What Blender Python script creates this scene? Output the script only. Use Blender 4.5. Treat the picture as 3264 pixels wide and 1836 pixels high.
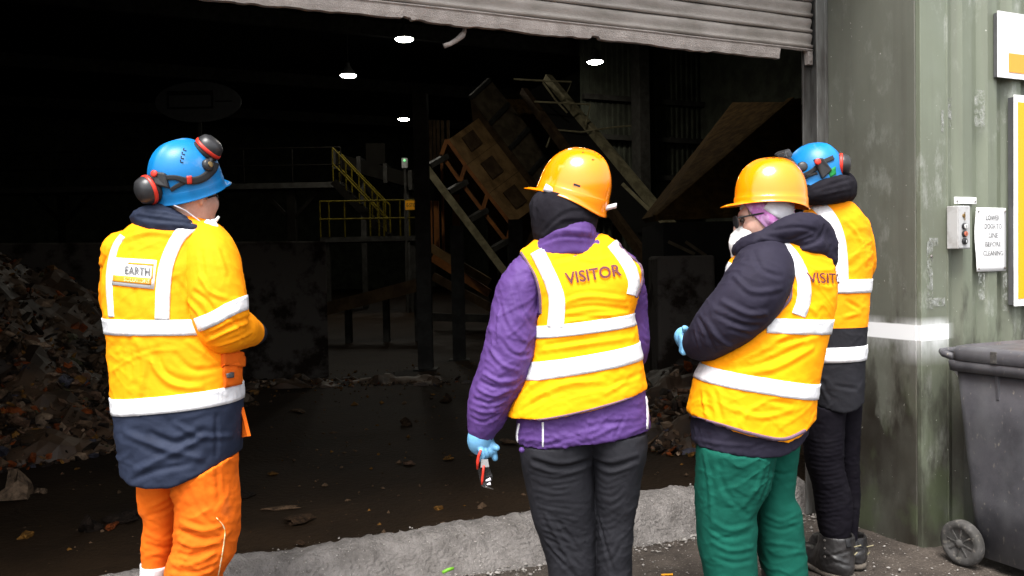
import bpy, bmesh, math, random
import numpy as np
from mathutils import Matrix, Vector, Euler
from mathutils.bvhtree import BVHTree

for _o in list(bpy.data.objects):
    bpy.data.objects.remove(_o)
SC = bpy.context.scene
COL = SC.collection
rnd = random.Random(7)
nrg = np.random.default_rng(11)
R = math.radians

# ------------------------------------------------------------------ camera, sky, sun, exposure
CAM_H, PITCH, ROLL, FPX = 1.35, R(1.65), R(1.06), 2724.0
CAMR = Matrix.Rotation(math.pi / 2 - PITCH, 4, 'X') @ Matrix.Rotation(-ROLL, 4, 'Z')
CAMP = Vector((0, 0, CAM_H))
cam = bpy.data.cameras.new('camera')
cam.sensor_width = 36.0
cam.lens = 36.0 * FPX / 3264.0
cam.clip_start, cam.clip_end = 0.05, 2000
cam_o = bpy.data.objects.new('camera', cam)
COL.objects.link(cam_o)
cam_o.matrix_world = Matrix.Translation(CAMP) @ CAMR
SC.camera = cam_o

SUN_EL, SUN_AZ = R(63), (-0.30, -0.954)          # towards the sun, horizontally
world = bpy.data.worlds.new('World')
SC.world = world
world.use_nodes = True
wn, wl_ = world.node_tree.nodes, world.node_tree.links
sky = wn.new('ShaderNodeTexSky')
sky.sky_type = 'NISHITA'
sky.sun_disc = False
sky.sun_elevation = SUN_EL
sky.sun_rotation = math.atan2(SUN_AZ[0], SUN_AZ[1])
sky.air_density, sky.dust_density, sky.ozone_density = 1.0, 4.0, 1.0
hs = wn.new('ShaderNodeHueSaturation')
hs.inputs['Saturation'].default_value = 0.22     # overcast: nearly grey sky
wl_.new(sky.outputs[0], hs.inputs['Color'])
wl_.new(hs.outputs[0], wn['Background'].inputs['Color'])
wn['Background'].inputs['Strength'].default_value = 0.12
sun = bpy.data.lights.new('sun', 'SUN')
sun.energy, sun.angle, sun.color = 1.5, R(30), (1.0, 0.97, 0.93)
sun_o = bpy.data.objects.new('sun', sun)
COL.objects.link(sun_o)
_sd = Vector((SUN_AZ[0] * math.cos(SUN_EL), SUN_AZ[1] * math.cos(SUN_EL), math.sin(SUN_EL)))
sun_o.rotation_euler = _sd.to_track_quat('Z', 'Y').to_euler()
sun_o.location = (6, -8, 14)
vs = SC.view_settings
vs.view_transform, vs.look, vs.gamma, vs.use_curve_mapping = 'Standard', 'None', 1.0, False
vs.exposure = 1.84
SC.cycles.use_denoising = True
SC.cycles.max_bounces = 6
SC.cycles.sample_clamp_indirect = 4.0

# ------------------------------------------------------------------ frames and pixels
def ray(px, py):
    v = CAMR.to_3x3() @ Vector(((px - 1632) / FPX, -(py - 918) / FPX, -1))
    return v
def W(px, py, Y):                                # photograph pixel -> point at world depth Y
    v = ray(px, py)
    return CAMP + v * (Y / v.y)
BANG = math.atan2(0.413, 0.911)
BLD = Matrix.Translation((1.61, 4.47, 0)) @ Matrix.Rotation(BANG, 4, 'Z')   # door plane: u along it, v inwards
BLDI = BLD.inverted()
ID = Matrix.Identity(4)
def BV(px, py, v):                               # pixel -> (u, v, z) on the plane v = const
    o, d = BLDI @ CAMP, BLDI.to_3x3() @ ray(px, py)
    return o + d * ((v - o.y) / d.y)
def BZ(px, py, z=0.0):                           # pixel -> (u, v, z) on a level plane
    o, d = BLDI @ CAMP, BLDI.to_3x3() @ ray(px, py)
    return o + d * ((z - o.z) / d.z)

# ------------------------------------------------------------------ objects
WM = {}
def _wm(o):
    return WM.get(o.name, ID)
def tag(o, label=None, cat=None, group=None, kind=None):
    if label: o['label'] = label
    if cat: o['category'] = cat
    if group: o['group'] = group
    if kind: o['kind'] = kind
    return o
def thing(name, label, cat, loc=(0, 0, 0), fr=ID, group=None):
    o = bpy.data.objects.new(name, None)
    COL.objects.link(o)
    o.empty_display_size = 0.1
    m = fr @ Matrix.Translation(loc)
    o.matrix_world = m
    WM[o.name] = m.copy()
    return tag(o, label, cat, group)
def obj(name, V, F, mat, parent=None, fr=ID, smooth=False, loc=None, mats=None, fmat=None):
    """One mesh object. V is given in frame fr; parent may be turned."""
    V = np.asarray(V, dtype=np.float64)
    if parent is not None:
        m = _wm(parent).inverted() @ fr
    else:
        base = Vector(loc) if loc is not None else Vector((float(V[:, 0].mean()), float(V[:, 1].mean()), float(V[:, 2].min())))
        m = Matrix.Translation(-base)
    A = np.array(m)
    L = V @ A[:3, :3].T + A[:3, 3]
    me = bpy.data.meshes.new(name)
    me.from_pydata(L.tolist(), [], F.tolist() if isinstance(F, np.ndarray) else F)
    for mm in (mats or [mat]):
        me.materials.append(mm)
    if smooth:
        me.polygons.foreach_set('use_smooth', np.ones(len(me.polygons), dtype=bool))
    if fmat is not None:
        me.polygons.foreach_set('material_index', np.asarray(fmat, dtype=np.int32))
    me.update()
    o = bpy.data.objects.new(name, me)
    COL.objects.link(o)
    if parent is not None:
        o.parent = parent
        WM[o.name] = _wm(parent).copy()
    else:
        mw = fr @ Matrix.Translation(base)
        o.matrix_world = mw
        WM[o.name] = mw.copy()
    return o

class MB:                                        # collects simple shapes of ONE part
    def __init__(s):
        s.V, s.F = [], []
    def add(s, V, F):
        n = len(s.V)
        s.V += [tuple(map(float, v)) for v in V]
        s.F += [tuple(i + n for i in f) for f in F]
        return s
    def hexa(s, P8):
        return s.add(P8, [(0, 3, 2, 1), (4, 5, 6, 7), (0, 1, 5, 4), (1, 2, 6, 5), (2, 3, 7, 6), (3, 0, 4, 7)])
    def box(s, x0, x1, y0, y1, z0, z1):
        return s.hexa([(x0, y0, z0), (x1, y0, z0), (x1, y1, z0), (x0, y1, z0), (x0, y0, z1), (x1, y0, z1), (x1, y1, z1), (x0, y1, z1)])
    def beam(s, a, b, w, h, up=(0, 0, 1)):
        a, b = Vector(a), Vector(b)
        d = (b - a).normalized()
        u = Vector(up)
        if abs(d.dot(u)) > 0.98: u = Vector((0, 1, 0))
        x = d.cross(u).normalized()
        z = x.cross(d).normalized()
        q = []
        for p in (a, b):
            for sx, sz in ((-1, -1), (1, -1), (1, 1), (-1, 1)):
                q.append(p + x * (sx * w / 2) + z * (sz * h / 2))
        return s.add(q, [(0, 1, 2, 3), (7, 6, 5, 4), (0, 4, 5, 1), (1, 5, 6, 2), (2, 6, 7, 3), (3, 7, 4, 0)])
    def tube(s, pts, r, n=8, caps=True):
        pts = [Vector(p) for p in pts]
        rr = r if isinstance(r, (list, tuple)) else [r] * len(pts)
        base = len(s.V)
        up = None
        for i, p in enumerate(pts):
            d = (pts[min(i + 1, len(pts) - 1)] - pts[max(i - 1, 0)]).normalized()
            if up is None:
                up = Vector((0, 0, 1)) if abs(d.z) < 0.9 else Vector((1, 0, 0))
            x = d.cross(up).normalized()
            up = x.cross(d).normalized()
            for k in range(n):
                a = 2 * math.pi * k / n
                s.V.append(tuple(p + (x * math.cos(a) + up * math.sin(a)) * rr[i]))
        for i in range(len(pts) - 1):
            for k in range(n):
                k2 = (k + 1) % n
                s.F.append((base + i * n + k, base + i * n + k2, base + (i + 1) * n + k2, base + (i + 1) * n + k))
        if caps:
            s.F.append(tuple(base + k for k in range(n))[::-1])
            s.F.append(tuple(base + (len(pts) - 1) * n + k for k in range(n)))
        return s
    def lathe(s, prof, o, axis, n=24, up=(0, 0, 1)):
        o, a = Vector(o), Vector(axis).normalized()
        u = Vector(up)
        if abs(a.dot(u)) > 0.95: u = Vector((0, 1, 0))
        x = a.cross(u).normalized(); y = x.cross(a)
        base = len(s.V)
        for r, h in prof:
            for k in range(n):
                t = 2 * math.pi * k / n
                s.V.append(tuple(o + a * h + (x * math.cos(t) + y * math.sin(t)) * r))
        for i in range(len(prof) - 1):
            for k in range(n):
                k2 = (k + 1) % n
                s.F.append((base + i * n + k, base + i * n + k2, base + (i + 1) * n + k2, base + (i + 1) * n + k))
        s.F.append(tuple(base + k for k in range(n))[::-1])
        s.F.append(tuple(base + (len(prof) - 1) * n + k for k in range(n)))
        return s
    def quadslab(s, q, t):                       # four corners + thickness along the normal
        q = [Vector(p) for p in q]
        n = (q[1] - q[0]).cross(q[3] - q[0]).normalized()
        return s.hexa([*(p - n * t / 2 for p in q), *(p + n * t / 2 for p in q)])
    def build(s, name, mat, parent=None, fr=ID, smooth=False, bevel=0, loc=None):
        o = obj(name, s.V, s.F, mat, parent, fr, smooth, loc)
        if bevel:
            b = o.modifiers.new('bevel', 'BEVEL'); b.width = bevel; b.segments = 2; b.limit_method = 'ANGLE'
        return o

# ------------------------------------------------------------------ noise, SDF, surface nets
def _h(ix, iy, iz, seed):
    n = (ix.astype(np.int64) * 374761393 + iy.astype(np.int64) * 668265263 + iz.astype(np.int64) * 2147483647 + seed * 974711) & 0xffffffff
    n = ((n ^ (n >> 13)) * 1274126177) & 0xffffffff
    return ((n ^ (n >> 16)) & 0xffff).astype(np.float32) / 32767.5 - 1.0
def noise(P, scale=1.0, seed=0):
    q = np.asarray(P, dtype=np.float32) * scale
    i = np.floor(q).astype(np.int32); f = q - i
    f = f * f * f * (f * (f * 6 - 15) + 10)
    r = 0
    for dx in (0, 1):
        for dy in (0, 1):
            for dz in (0, 1):
                w = (f[:, 0] if dx else 1 - f[:, 0]) * (f[:, 1] if dy else 1 - f[:, 1]) * (f[:, 2] if dz else 1 - f[:, 2])
                r = r + w * _h(i[:, 0] + dx, i[:, 1] + dy, i[:, 2] + dz, seed)
    return r
def smin(a, b, k):
    h = np.clip(0.5 + 0.5 * (b - a) / k, 0, 1)
    return b * (1 - h) + a * h - k * h * (1 - h)
def catmull(A, n):
    A = np.asarray(A, dtype=np.float64); m = len(A)
    if m < 3:
        t = np.linspace(0, 1, n)[:, None]
        return A[0] * (1 - t) + A[-1] * t
    t = np.linspace(0, m - 1, n); i = np.minimum(t.astype(int), m - 2); f = (t - i)[:, None]
    p0, p1, p2, p3 = A[np.maximum(i - 1, 0)], A[i], A[i + 1], A[np.minimum(i + 2, m - 1)]
    return 0.5 * (2 * p1 + (p2 - p0) * f + (2 * p0 - 5 * p1 + 4 * p2 - p3) * f ** 2 + (3 * p1 - p0 - 3 * p2 + p3) * f ** 3)
def loft(rows, p=2.4, off=0.0, cap=True):
    """rows: (z, cx, cy, half width, half depth) with z falling or rising"""
    A = catmull(sorted(rows), 160)
    A = A[np.argsort(A[:, 0])].astype(np.float32)
    zlo, zhi = A[0, 0], A[-1, 0]
    def f(P):
        z = np.clip(P[:, 2], zlo, zhi)
        cx, cy, a, b = (np.interp(z, A[:, 0], A[:, k]).astype(np.float32) for k in (1, 2, 3, 4))
        a, b = a + off, b + off
        q = ((np.abs(P[:, 0] - cx) / a) ** p + (np.abs(P[:, 1] - cy) / b) ** p) ** (1 / p)
        d = (q - 1) * np.minimum(a, b)
        if cap:
            d = np.maximum(d, np.maximum(P[:, 2] - zhi - off, zlo - off - P[:, 2]))
        return d
    return f
def chain(pts, radii, n=14, k=0.012, flat=None):
    A = catmull(np.array([list(p) + [r] for p, r in zip(pts, radii)]), n).astype(np.float32)
    def f(P):
        d = None
        for i in range(len(A) - 1):
            a, b = A[i, :3], A[i + 1, :3]
            ab = b - a
            t = np.clip(((P - a) @ ab) / max(float(ab @ ab), 1e-9), 0, 1)
            e = P - (a + t[:, None] * ab)
            q = np.sqrt((e * e).sum(1)) - (A[i, 3] * (1 - t) + A[i + 1, 3] * t)
            d = q if d is None else smin(d, q, k)
        return d
    return f
def ell(c, r, M=None):
    c = np.array(c, dtype=np.float32); r = np.array(r, dtype=np.float32)
    MM = None if M is None else np.array(M.to_3x3(), dtype=np.float32)
    def f(P):
        q = P - c
        if MM is not None: q = q @ MM            # rows dotted with columns: into the local frame
        k0 = np.sqrt(((q / r) ** 2).sum(1)); k1 = np.sqrt(((q / (r * r)) ** 2).sum(1))
        return k0 * (k0 - 1) / np.maximum(k1, 1e-6)
    return f
def nets(f, lo, hi, h):
    lo = np.array(lo, dtype=np.float32) - 2 * h; hi = np.array(hi, dtype=np.float32) + 2 * h
    n = (np.ceil((hi - lo) / h / 4).astype(int) + 1) * 4 + 1
    ax = [lo[k] + h * np.arange(n[k], dtype=np.float32) for k in range(3)]
    cx = [a[::4] for a in ax]
    G = np.stack(np.meshgrid(*cx, indexing='ij'), -1).reshape(-1, 3)
    C = f(G).reshape([len(c) for c in cx])
    D = C
    for k in range(3):
        D = np.repeat(D, 4, axis=k)
        D = np.take(D, np.arange(n[k]), axis=k)
    idx = [np.minimum((np.arange(n[k]) + 2) // 4, len(cx[k]) - 1) for k in range(3)]
    D = C[np.ix_(*idx)].astype(np.float32)
    m = np.abs(D) < h * 9
    ii = np.argwhere(m)
    P = np.stack([ax[k][ii[:, k]] for k in range(3)], -1)
    D[m] = f(P)
    ins = D < 0
    cnt = np.zeros([k - 1 for k in n], dtype=np.int8)
    for a in (0, 1):
        for b in (0, 1):
            for c in (0, 1):
                cnt += ins[a:n[0] - 1 + a, b:n[1] - 1 + b, c:n[2] - 1 + c]
    act = (cnt > 0) & (cnt < 8)
    cells = np.argwhere(act)
    vid = -np.ones(act.shape, dtype=np.int64)
    vid[act] = np.arange(len(cells))
    S = np.zeros((len(cells), 3)); K = np.zeros(len(cells))
    cor = [(a, b, c) for a in (0, 1) for b in (0, 1) for c in (0, 1)]
    for p in cor:
        for k in range(3):
            if p[k]: continue
            q = list(p); q[k] = 1
            d0 = D[cells[:, 0] + p[0], cells[:, 1] + p[1], cells[:, 2] + p[2]]
            d1 = D[cells[:, 0] + q[0], cells[:, 1] + q[1], cells[:, 2] + q[2]]
            x = (d0 < 0) != (d1 < 0)
            t = np.where(x, d0 / np.where(x, d0 - d1, 1), 0)
            pos = np.array(p, dtype=float)[None, :].repeat(len(cells), 0)
            pos[:, k] = t
            S[x] += pos[x]; K[x] += 1
    V = lo + h * (cells + S / K[:, None])
    FF = []
    for k in range(3):
        u, v = (k + 1) % 3, (k + 2) % 3
        sl0 = [slice(None)] * 3; sl1 = [slice(None)] * 3
        sl0[k] = slice(0, n[k] - 1); sl1[k] = slice(1, n[k])
        a, b = ins[tuple(sl0)], ins[tuple(sl1)]
        E = np.argwhere(a != b)
        E = E[(E[:, u] > 0) & (E[:, v] > 0) & (E[:, u] < n[u] - 1) & (E[:, v] < n[v] - 1)]
        fl = a[E[:, 0], E[:, 1], E[:, 2]]
        q = []
        for du, dv in ((-1, -1), (0, -1), (0, 0), (-1, 0)):
            c = E.copy(); c[:, u] += du; c[:, v] += dv
            q.append(vid[c[:, 0], c[:, 1], c[:, 2]])
        q = np.stack(q, 1)
        q[~fl] = q[~fl][:, ::-1]
        FF.append(q)
    F = np.concatenate(FF)
    F = F[(F >= 0).all(1)]
    return V, F
def lap(V, F, it=2, k=0.5):
    e = np.concatenate([F[:, [0, 1]], F[:, [1, 2]], F[:, [2, 3]], F[:, [3, 0]]])
    for j in range(it):
        S = np.zeros_like(V); N = np.zeros(len(V))
        for c in range(3):
            S[:, c] = np.bincount(e[:, 0], V[e[:, 1], c], len(V)) + np.bincount(e[:, 1], V[e[:, 0], c], len(V))
        N = np.bincount(e[:, 0], minlength=len(V)) + np.bincount(e[:, 1], minlength=len(V))
        V = V + ((S / np.maximum(N, 1)[:, None]) - V) * k
    return V
def vnorm(V, F):
    n = np.cross(V[F[:, 2]] - V[F[:, 0]], V[F[:, 3]] - V[F[:, 1]])
    N = np.zeros_like(V)
    for c in range(3):
        for k in range(4):
            N[:, c] += np.bincount(F[:, k], n[:, c], len(V))
    return N / np.maximum(np.linalg.norm(N, axis=1), 1e-9)[:, None]

class Surf:
    """A cloth or body surface grown from a distance field, with folds pressed in."""
    def __init__(s, f, lo, hi, h=0.007, smooth=2):
        s.V, s.F = nets(f, lo, hi, h)
        s.V = lap(s.V, s.F, smooth)
        s.refresh()
    def refresh(s):
        s.N = vnorm(s.V, s.F)
        s.bvh = BVHTree.FromPolygons(s.V.tolist(), s.F.tolist())
    def hit(s, px, py, Y=3.0):
        d = ray(px, py)
        h = s.bvh.ray_cast(CAMP, d)
        if h[0] is None:
            h = s.bvh.find_nearest(W(px, py, Y))
        return h[0], h[1]
    def folds(s, strokes, Y=3.0, rough=0.003, rs=9, seed=1, fine=0.0012, sc=(1, 1, 1), reach=1.6, crease=1.0, gain=1.0):
        """strokes: (amp, width, [(px, py), ...]) drawn over the surface as the photograph shows them"""
        d = np.zeros(len(s.V))
        P = s.V * np.array(sc)
        w = P + 0.05 * np.stack([noise(P, 6, seed + 5), noise(P, 6, seed + 6), noise(P, 6, seed + 7)], 1)
        d += rough * 0.55 * noise(w, rs, seed) + fine * noise(w, rs * 6, seed + 2)
        msk = np.clip(0.55 + 0.9 * noise(P, 5, seed + 9), 0.1, 1)
        for k, (ang, sc_) in enumerate(((0.5, 1.5), (-0.45, 2.3), (0.15, 3.6))):   # slanting creases, long and sharp
            ca, sa = math.cos(ang), math.sin(ang)
            q = np.stack([w[:, 0] * ca + w[:, 2] * sa, w[:, 1] * 0.8, (w[:, 2] * ca - w[:, 0] * sa) * 3.0], 1)
            rdg = np.clip(1 - 2.4 * np.abs(noise(q, rs * sc_ * 0.75, seed + 20 + k)), 0, 1) ** 1.5
            d += rough * (0.9, 0.65, 0.4)[k] * crease * (rdg - 0.25) * msk
        for amp, wid, pts in strokes:
            amp, wid = amp * .8 * gain, wid * .68
            Q = catmull(np.array(pts, dtype=float), max(6, 4 * len(pts)))
            T = np.array([list(s.hit(q[0], q[1], Y)[0]) for q in Q])
            best = np.full(len(s.V), 1e9); tt = np.zeros(len(s.V))
            box = (s.V > T.min(0) - 4 * wid).all(1) & (s.V < T.max(0) + 4 * wid).all(1)
            ix = np.nonzero(box)[0]
            if len(ix) == 0: continue
            X = s.V[ix]; bb = np.full(len(ix), 1e9); bt = np.zeros(len(ix))
            for i in range(len(T) - 1):
                ab = T[i + 1] - T[i]
                t = np.clip(((X - T[i]) @ ab) / max(ab @ ab, 1e-9), 0, 1)
                q = np.linalg.norm(X - (T[i] + t[:, None] * ab), axis=1)
                m = q < bb
                bb[m] = q[m]; bt[m] = (i + t[m]) / (len(T) - 1)
            tap = np.sin(np.pi * np.clip(0.12 + 0.76 * bt, 0, 1)) ** 0.7
            g = np.exp(-(bb / wid) ** 1.25) - 0.45 * np.exp(-((bb - reach * wid) / (0.9 * wid)) ** 2)
            d[ix] += amp * g * tap
        s.V = s.V + s.N * d[:, None]
        s.V = lap(s.V, s.F, 1, 0.15)
        s.refresh()
        return s
    def obj(s, name, mat, parent):
        return obj(name, s.V, s.F, mat, parent, smooth=True)
def grid_faces(nu, nv, off=0, flip=False):
    F = []
    for i in range(nu - 1):
        for j in range(nv - 1):
            q = (off + i * nv + j, off + (i + 1) * nv + j, off + (i + 1) * nv + j + 1, off + i * nv + j + 1)
            F.append(q[::-1] if flip else q)
    return F
def skin_patch(name, G, N, mat, parent, off=0.004, closed=False, flip=False):
    """G, N: grids (nu, nv, 3) on a surface; lays a thin strip on it with its edges turned in."""
    G = np.asarray(G, float); N = np.asarray(N, float)
    top = G + N * off
    nu, nv = G.shape[:2]
    lo = G - N * 0.004
    full = np.concatenate([lo[:, :1], top, lo[:, -1:]], 1)
    if not closed:
        e0 = np.concatenate([lo[:1, :1], lo[:1], lo[:1, -1:]], 1); e1 = np.concatenate([lo[-1:, :1], lo[-1:], lo[-1:, -1:]], 1)
        full = np.concatenate([e0, full, e1], 0)
    nu, nv = full.shape[:2]
    F = grid_faces(nu, nv, 0, flip)
    if closed:
        for j in range(nv - 1):
            q = ((nu - 1) * nv + j, j, j + 1, (nu - 1) * nv + j + 1)
            F.append(q[::-1] if flip else q)
    return obj(name, full.reshape(-1, 3), F, mat, parent, smooth=True)
def band(name, S, axis, plane, w, mat, parent, th=(0, 360), n=110, off=0.004, m=6):
    """A tape round a garment: rays from its axis outwards on a tilted plane z = z0 + ax (x-cx) + ay (y-cy)."""
    cx, cy = axis; z0, ax_, ay_ = plane
    closed = th[1] - th[0] >= 360
    G, N = [], []
    for t in np.linspace(R(th[0]), R(th[1]), n, endpoint=not closed):
        d = Vector((math.cos(t), math.sin(t), 0))
        row, rn = [], []
        for k in range(m):
            dz = (k / (m - 1) - 0.5) * w
            o = Vector((cx, cy, z0 + dz))
            dd = Vector((d.x, d.y, ax_ * d.x + ay_ * d.y)).normalized()
            h = S.bvh.ray_cast(o, dd, 0.6)
            if h[0] is None:
                h = S.bvh.find_nearest(o + dd * 0.2)
            nn = h[1] if h[1].dot(dd) > 0 else -h[1]
            row.append(h[0]); rn.append(nn)
        G.append(row); N.append(rn)
    return skin_patch(name, G, N, mat, parent, off, closed, flip=False)
def tape_px(name, S, pts, w, mat, parent, Y=3.0, n=40, m=5, off=0.004):
    """A tape along pixels drawn over the surface; w is its width in photograph pixels (or one per point)."""
    ws = w if isinstance(w, (list, tuple)) else [w] * len(pts)
    Q = catmull(np.array([list(p) + [ww] for p, ww in zip(pts, ws)], float), n)
    T = np.gradient(Q[:, :2], axis=0); T /= np.linalg.norm(T, axis=1)[:, None]
    G, N = [], []
    for i in range(n):
        nx, ny = -T[i, 1], T[i, 0]
        row, rn = [], []
        for k in range(m):
            s_ = (k / (m - 1) - 0.5) * Q[i, 2]
            h = S.hit(Q[i, 0] + nx * s_, Q[i, 1] + ny * s_, Y)
            nn = h[1]
            row.append(h[0]); rn.append(nn)
        G.append(row); N.append(rn)
    return skin_patch(name, G, N, mat, parent, off, flip=True)
def fit_quad(S, q, Y):
    """A smooth quadratic sheet through a pixel quad on the surface: f(a, b) -> point, normal"""
    q = np.array(q, float); A, X, Nn_ = [], [], []
    for a_ in np.linspace(-.05, 1.05, 9):
        for b_ in np.linspace(-.05, 1.05, 7):
            p = (q[0] * (1 - a_) + q[1] * a_) * (1 - b_) + (q[3] * (1 - a_) + q[2] * a_) * b_
            h = S.hit(p[0], p[1], Y); X.append(list(h[0])); Nn_.append(list(h[1])); A.append([1, a_, b_, a_ * a_, a_ * b_, b_ * b_])
    C = np.linalg.lstsq(np.array(A), np.array(X), rcond=None)[0]; D_ = np.linalg.lstsq(np.array(A)[:, :3], np.array(Nn_), rcond=None)[0]
    def f(a_, b_):
        n = np.array([1, a_, b_]) @ D_
        return np.array([1, a_, b_, a_ * a_, a_ * b_, b_ * b_]) @ C, n / np.linalg.norm(n)
    return f
def print_fit(name, f, box, s, mat, parent, off, bold=.012):
    """Lettering (or, with s None, a plain bar) on a fitted sheet; box = a0, a1, b0, b1 with b downwards"""
    a0, a1, b0, b1 = box
    if s is None:
        G = [[f(a0 + (a1 - a0) * i / 8, b0 + (b1 - b0) * k / 4) for k in range(5)] for i in range(9)]
        return skin_patch(name, [[g_[0] for g_ in r] for r in G], [[g_[1] for g_ in r] for r in G], mat, parent, off, flip=True)
    T, F, _ = text_flat(s, bold); V = []
    for x, y in T:
        p, n = f(a0 + (a1 - a0) * x, b1 + (b0 - b1) * y); V.append(tuple(p + n * off))
    return obj(name, V, F, mat, parent)
def quad_px(name, S, q, mat, parent, Y=3.0, nu=16, nv=10, off=0.005):
    q = np.array(q, float); G, N = [], []
    for a in np.linspace(0, 1, nu):
        row, rn = [], []
        for b in np.linspace(0, 1, nv):
            p = (q[0] * (1 - a) + q[1] * a) * (1 - b) + (q[3] * (1 - a) + q[2] * a) * b
            h = S.hit(p[0], p[1], Y); row.append(h[0]); rn.append(h[1])
        G.append(row); N.append(rn)
    return skin_patch(name, G, N, mat, parent, off, flip=True)
_TXT = {}
def text_flat(s, bold=0.0, sub=0.25):
    """Text as flat 2-D geometry, x and y scaled to 0..1 of its box."""
    cu = bpy.data.curves.new('txt', 'FONT'); cu.body = s; cu.offset = bold; cu.resolution_u = 3
    o = bpy.data.objects.new('txt', cu); COL.objects.link(o)
    dg = bpy.context.evaluated_depsgraph_get(); dg.update()
    me = bpy.data.meshes.new_from_object(o.evaluated_get(dg))
    bm = bmesh.new(); bm.from_mesh(me)
    bmesh.ops.triangulate(bm, faces=bm.faces[:])
    for it in range(3):
        le = [e for e in bm.edges if e.calc_length() > sub]
        if not le: break
        bmesh.ops.subdivide_edges(bm, edges=le, cuts=1)
    bmesh.ops.triangulate(bm, faces=bm.faces[:])
    V = np.array([v.co[:2] for v in bm.verts]); F = [tuple(v.index for v in f.verts) for f in bm.faces]
    bm.free(); bpy.data.objects.remove(o); bpy.data.meshes.remove(me); bpy.data.curves.remove(cu)
    lo, hi = V.min(0), V.max(0)
    return (V - lo) / (hi - lo), F, (hi - lo)
def text_px(name, S, s, q, mat, parent, Y=3.0, off=0.0075, bold=0.012, keep=None):
    """q: top-left, top-right, bottom-right, bottom-left in pixels"""
    T, F, _ = text_flat(s, bold)
    q = np.array(q, float); V = []
    for x, y in T:
        p = (q[3] * (1 - x) + q[2] * x) * (1 - y) + (q[0] * (1 - x) + q[1] * x) * y
        h = S.hit(p[0], p[1], Y)
        V.append(h[0] + h[1] * off)
    o = obj(name, [tuple(v) for v in V], F, mat, parent)
    return o
def text_uvz(name, s, u0, u1, z0, z1, v, mat, parent, bold=0.01, fr=None):
    T, F, _ = text_flat(s, bold, 9)
    V = [(u0 + (u1 - u0) * x, v, z0 + (z1 - z0) * y) for x, y in T]
    return obj(name, V, F, mat, parent, fr=fr if fr is not None else BLD)

# ------------------------------------------------------------------ materials
def _n(nt, t, **k):
    x = nt.nodes.new(t)
    for a, b in k.items():
        setattr(x, a, b)
    return x
def pmat(name, c, c2=None, rough=0.8, scale=6, mixlo=0.4, mixhi=0.65, bump=0.15, bs=60, bdist=0.002, metal=0.0, spec=0.4,
         stretch=(1, 1, 1), sheen=0.0, coat=0.0, r2=None, extra=None, detail=6):
    """Procedural material: two colours by noise, fine relief."""
    m = bpy.data.materials.new(name); m.use_nodes = True
    nt = m.node_tree; b = nt.nodes['Principled BSDF']; L = nt.links.new
    tc = _n(nt, 'ShaderNodeTexCoord'); mp = _n(nt, 'ShaderNodeMapping')
    mp.inputs['Scale'].default_value = stretch
    L(tc.outputs['Object'], mp.inputs[0])
    no = _n(nt, 'ShaderNodeTexNoise'); no.inputs['Scale'].default_value = scale; no.inputs['Detail'].default_value = detail
    no.inputs['Roughness'].default_value = 0.62
    L(mp.outputs[0], no.inputs['Vector'])
    rp = _n(nt, 'ShaderNodeValToRGB')
    c2 = c2 or tuple(x * 0.8 for x in c)
    rp.color_ramp.elements[0].position, rp.color_ramp.elements[1].position = mixlo, mixhi
    rp.color_ramp.elements[0].color = (*c2, 1); rp.color_ramp.elements[1].color = (*c, 1)
    L(no.outputs[0], rp.inputs[0])
    L(rp.outputs[0], b.inputs['Base Color'])
    b.inputs['Roughness'].default_value = rough
    b.inputs['Metallic'].default_value = metal
    b.inputs['Specular IOR Level'].default_value = spec
    if sheen: b.inputs['Sheen Weight'].default_value = sheen
    if coat:
        b.inputs['Coat Weight'].default_value = coat; b.inputs['Coat Roughness'].default_value = 0.12
    if bump:
        n2 = _n(nt, 'ShaderNodeTexNoise'); n2.inputs['Scale'].default_value = bs; n2.inputs['Detail'].default_value = 5
        L(mp.outputs[0], n2.inputs['Vector'])
        bp = _n(nt, 'ShaderNodeBump'); bp.inputs['Strength'].default_value = bump; bp.inputs['Distance'].default_value = bdist
        L(n2.outputs[0], bp.inputs['Height']); L(bp.outputs[0], b.inputs['Normal'])
    m['_ramp'] = rp.name; m['_bsdf'] = b.name
    return m
def emat(name, c, s):
    m = bpy.data.materials.new(name); m.use_nodes = True
    b = m.node_tree.nodes['Principled BSDF']
    b.inputs['Base Color'].default_value = (0.8, 0.8, 0.8, 1)
    b.inputs['Emission Color'].default_value = (*c, 1); b.inputs['Emission Strength'].default_value = s
    return m

def crease(mat, scale=9, dist=.008, strength=.6, stretch=(1, 1, 1.6)):
    """Second, larger relief: crumpled cloth"""
    nt = mat.node_tree; b = nt.nodes['Principled BSDF']; L = nt.links.new
    tc = _n(nt, 'ShaderNodeTexCoord'); mp = _n(nt, 'ShaderNodeMapping'); mp.inputs['Scale'].default_value = stretch; mp.inputs['Rotation'].default_value = (.2, .5, 0)
    L(tc.outputs['Object'], mp.inputs[0])
    no = _n(nt, 'ShaderNodeTexNoise'); no.noise_type = 'RIDGED_MULTIFRACTAL'; no.inputs['Scale'].default_value = scale; no.inputs['Detail'].default_value = 3; no.inputs['Distortion'].default_value = 1.2
    L(mp.outputs[0], no.inputs['Vector'])
    bp = _n(nt, 'ShaderNodeBump'); bp.inputs['Strength'].default_value = strength; bp.inputs['Distance'].default_value = dist
    L(no.outputs[0], bp.inputs['Height'])
    if b.inputs['Normal'].links: L(b.inputs['Normal'].links[0].from_socket, bp.inputs['Normal'])
    L(bp.outputs[0], b.inputs['Normal'])

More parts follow.
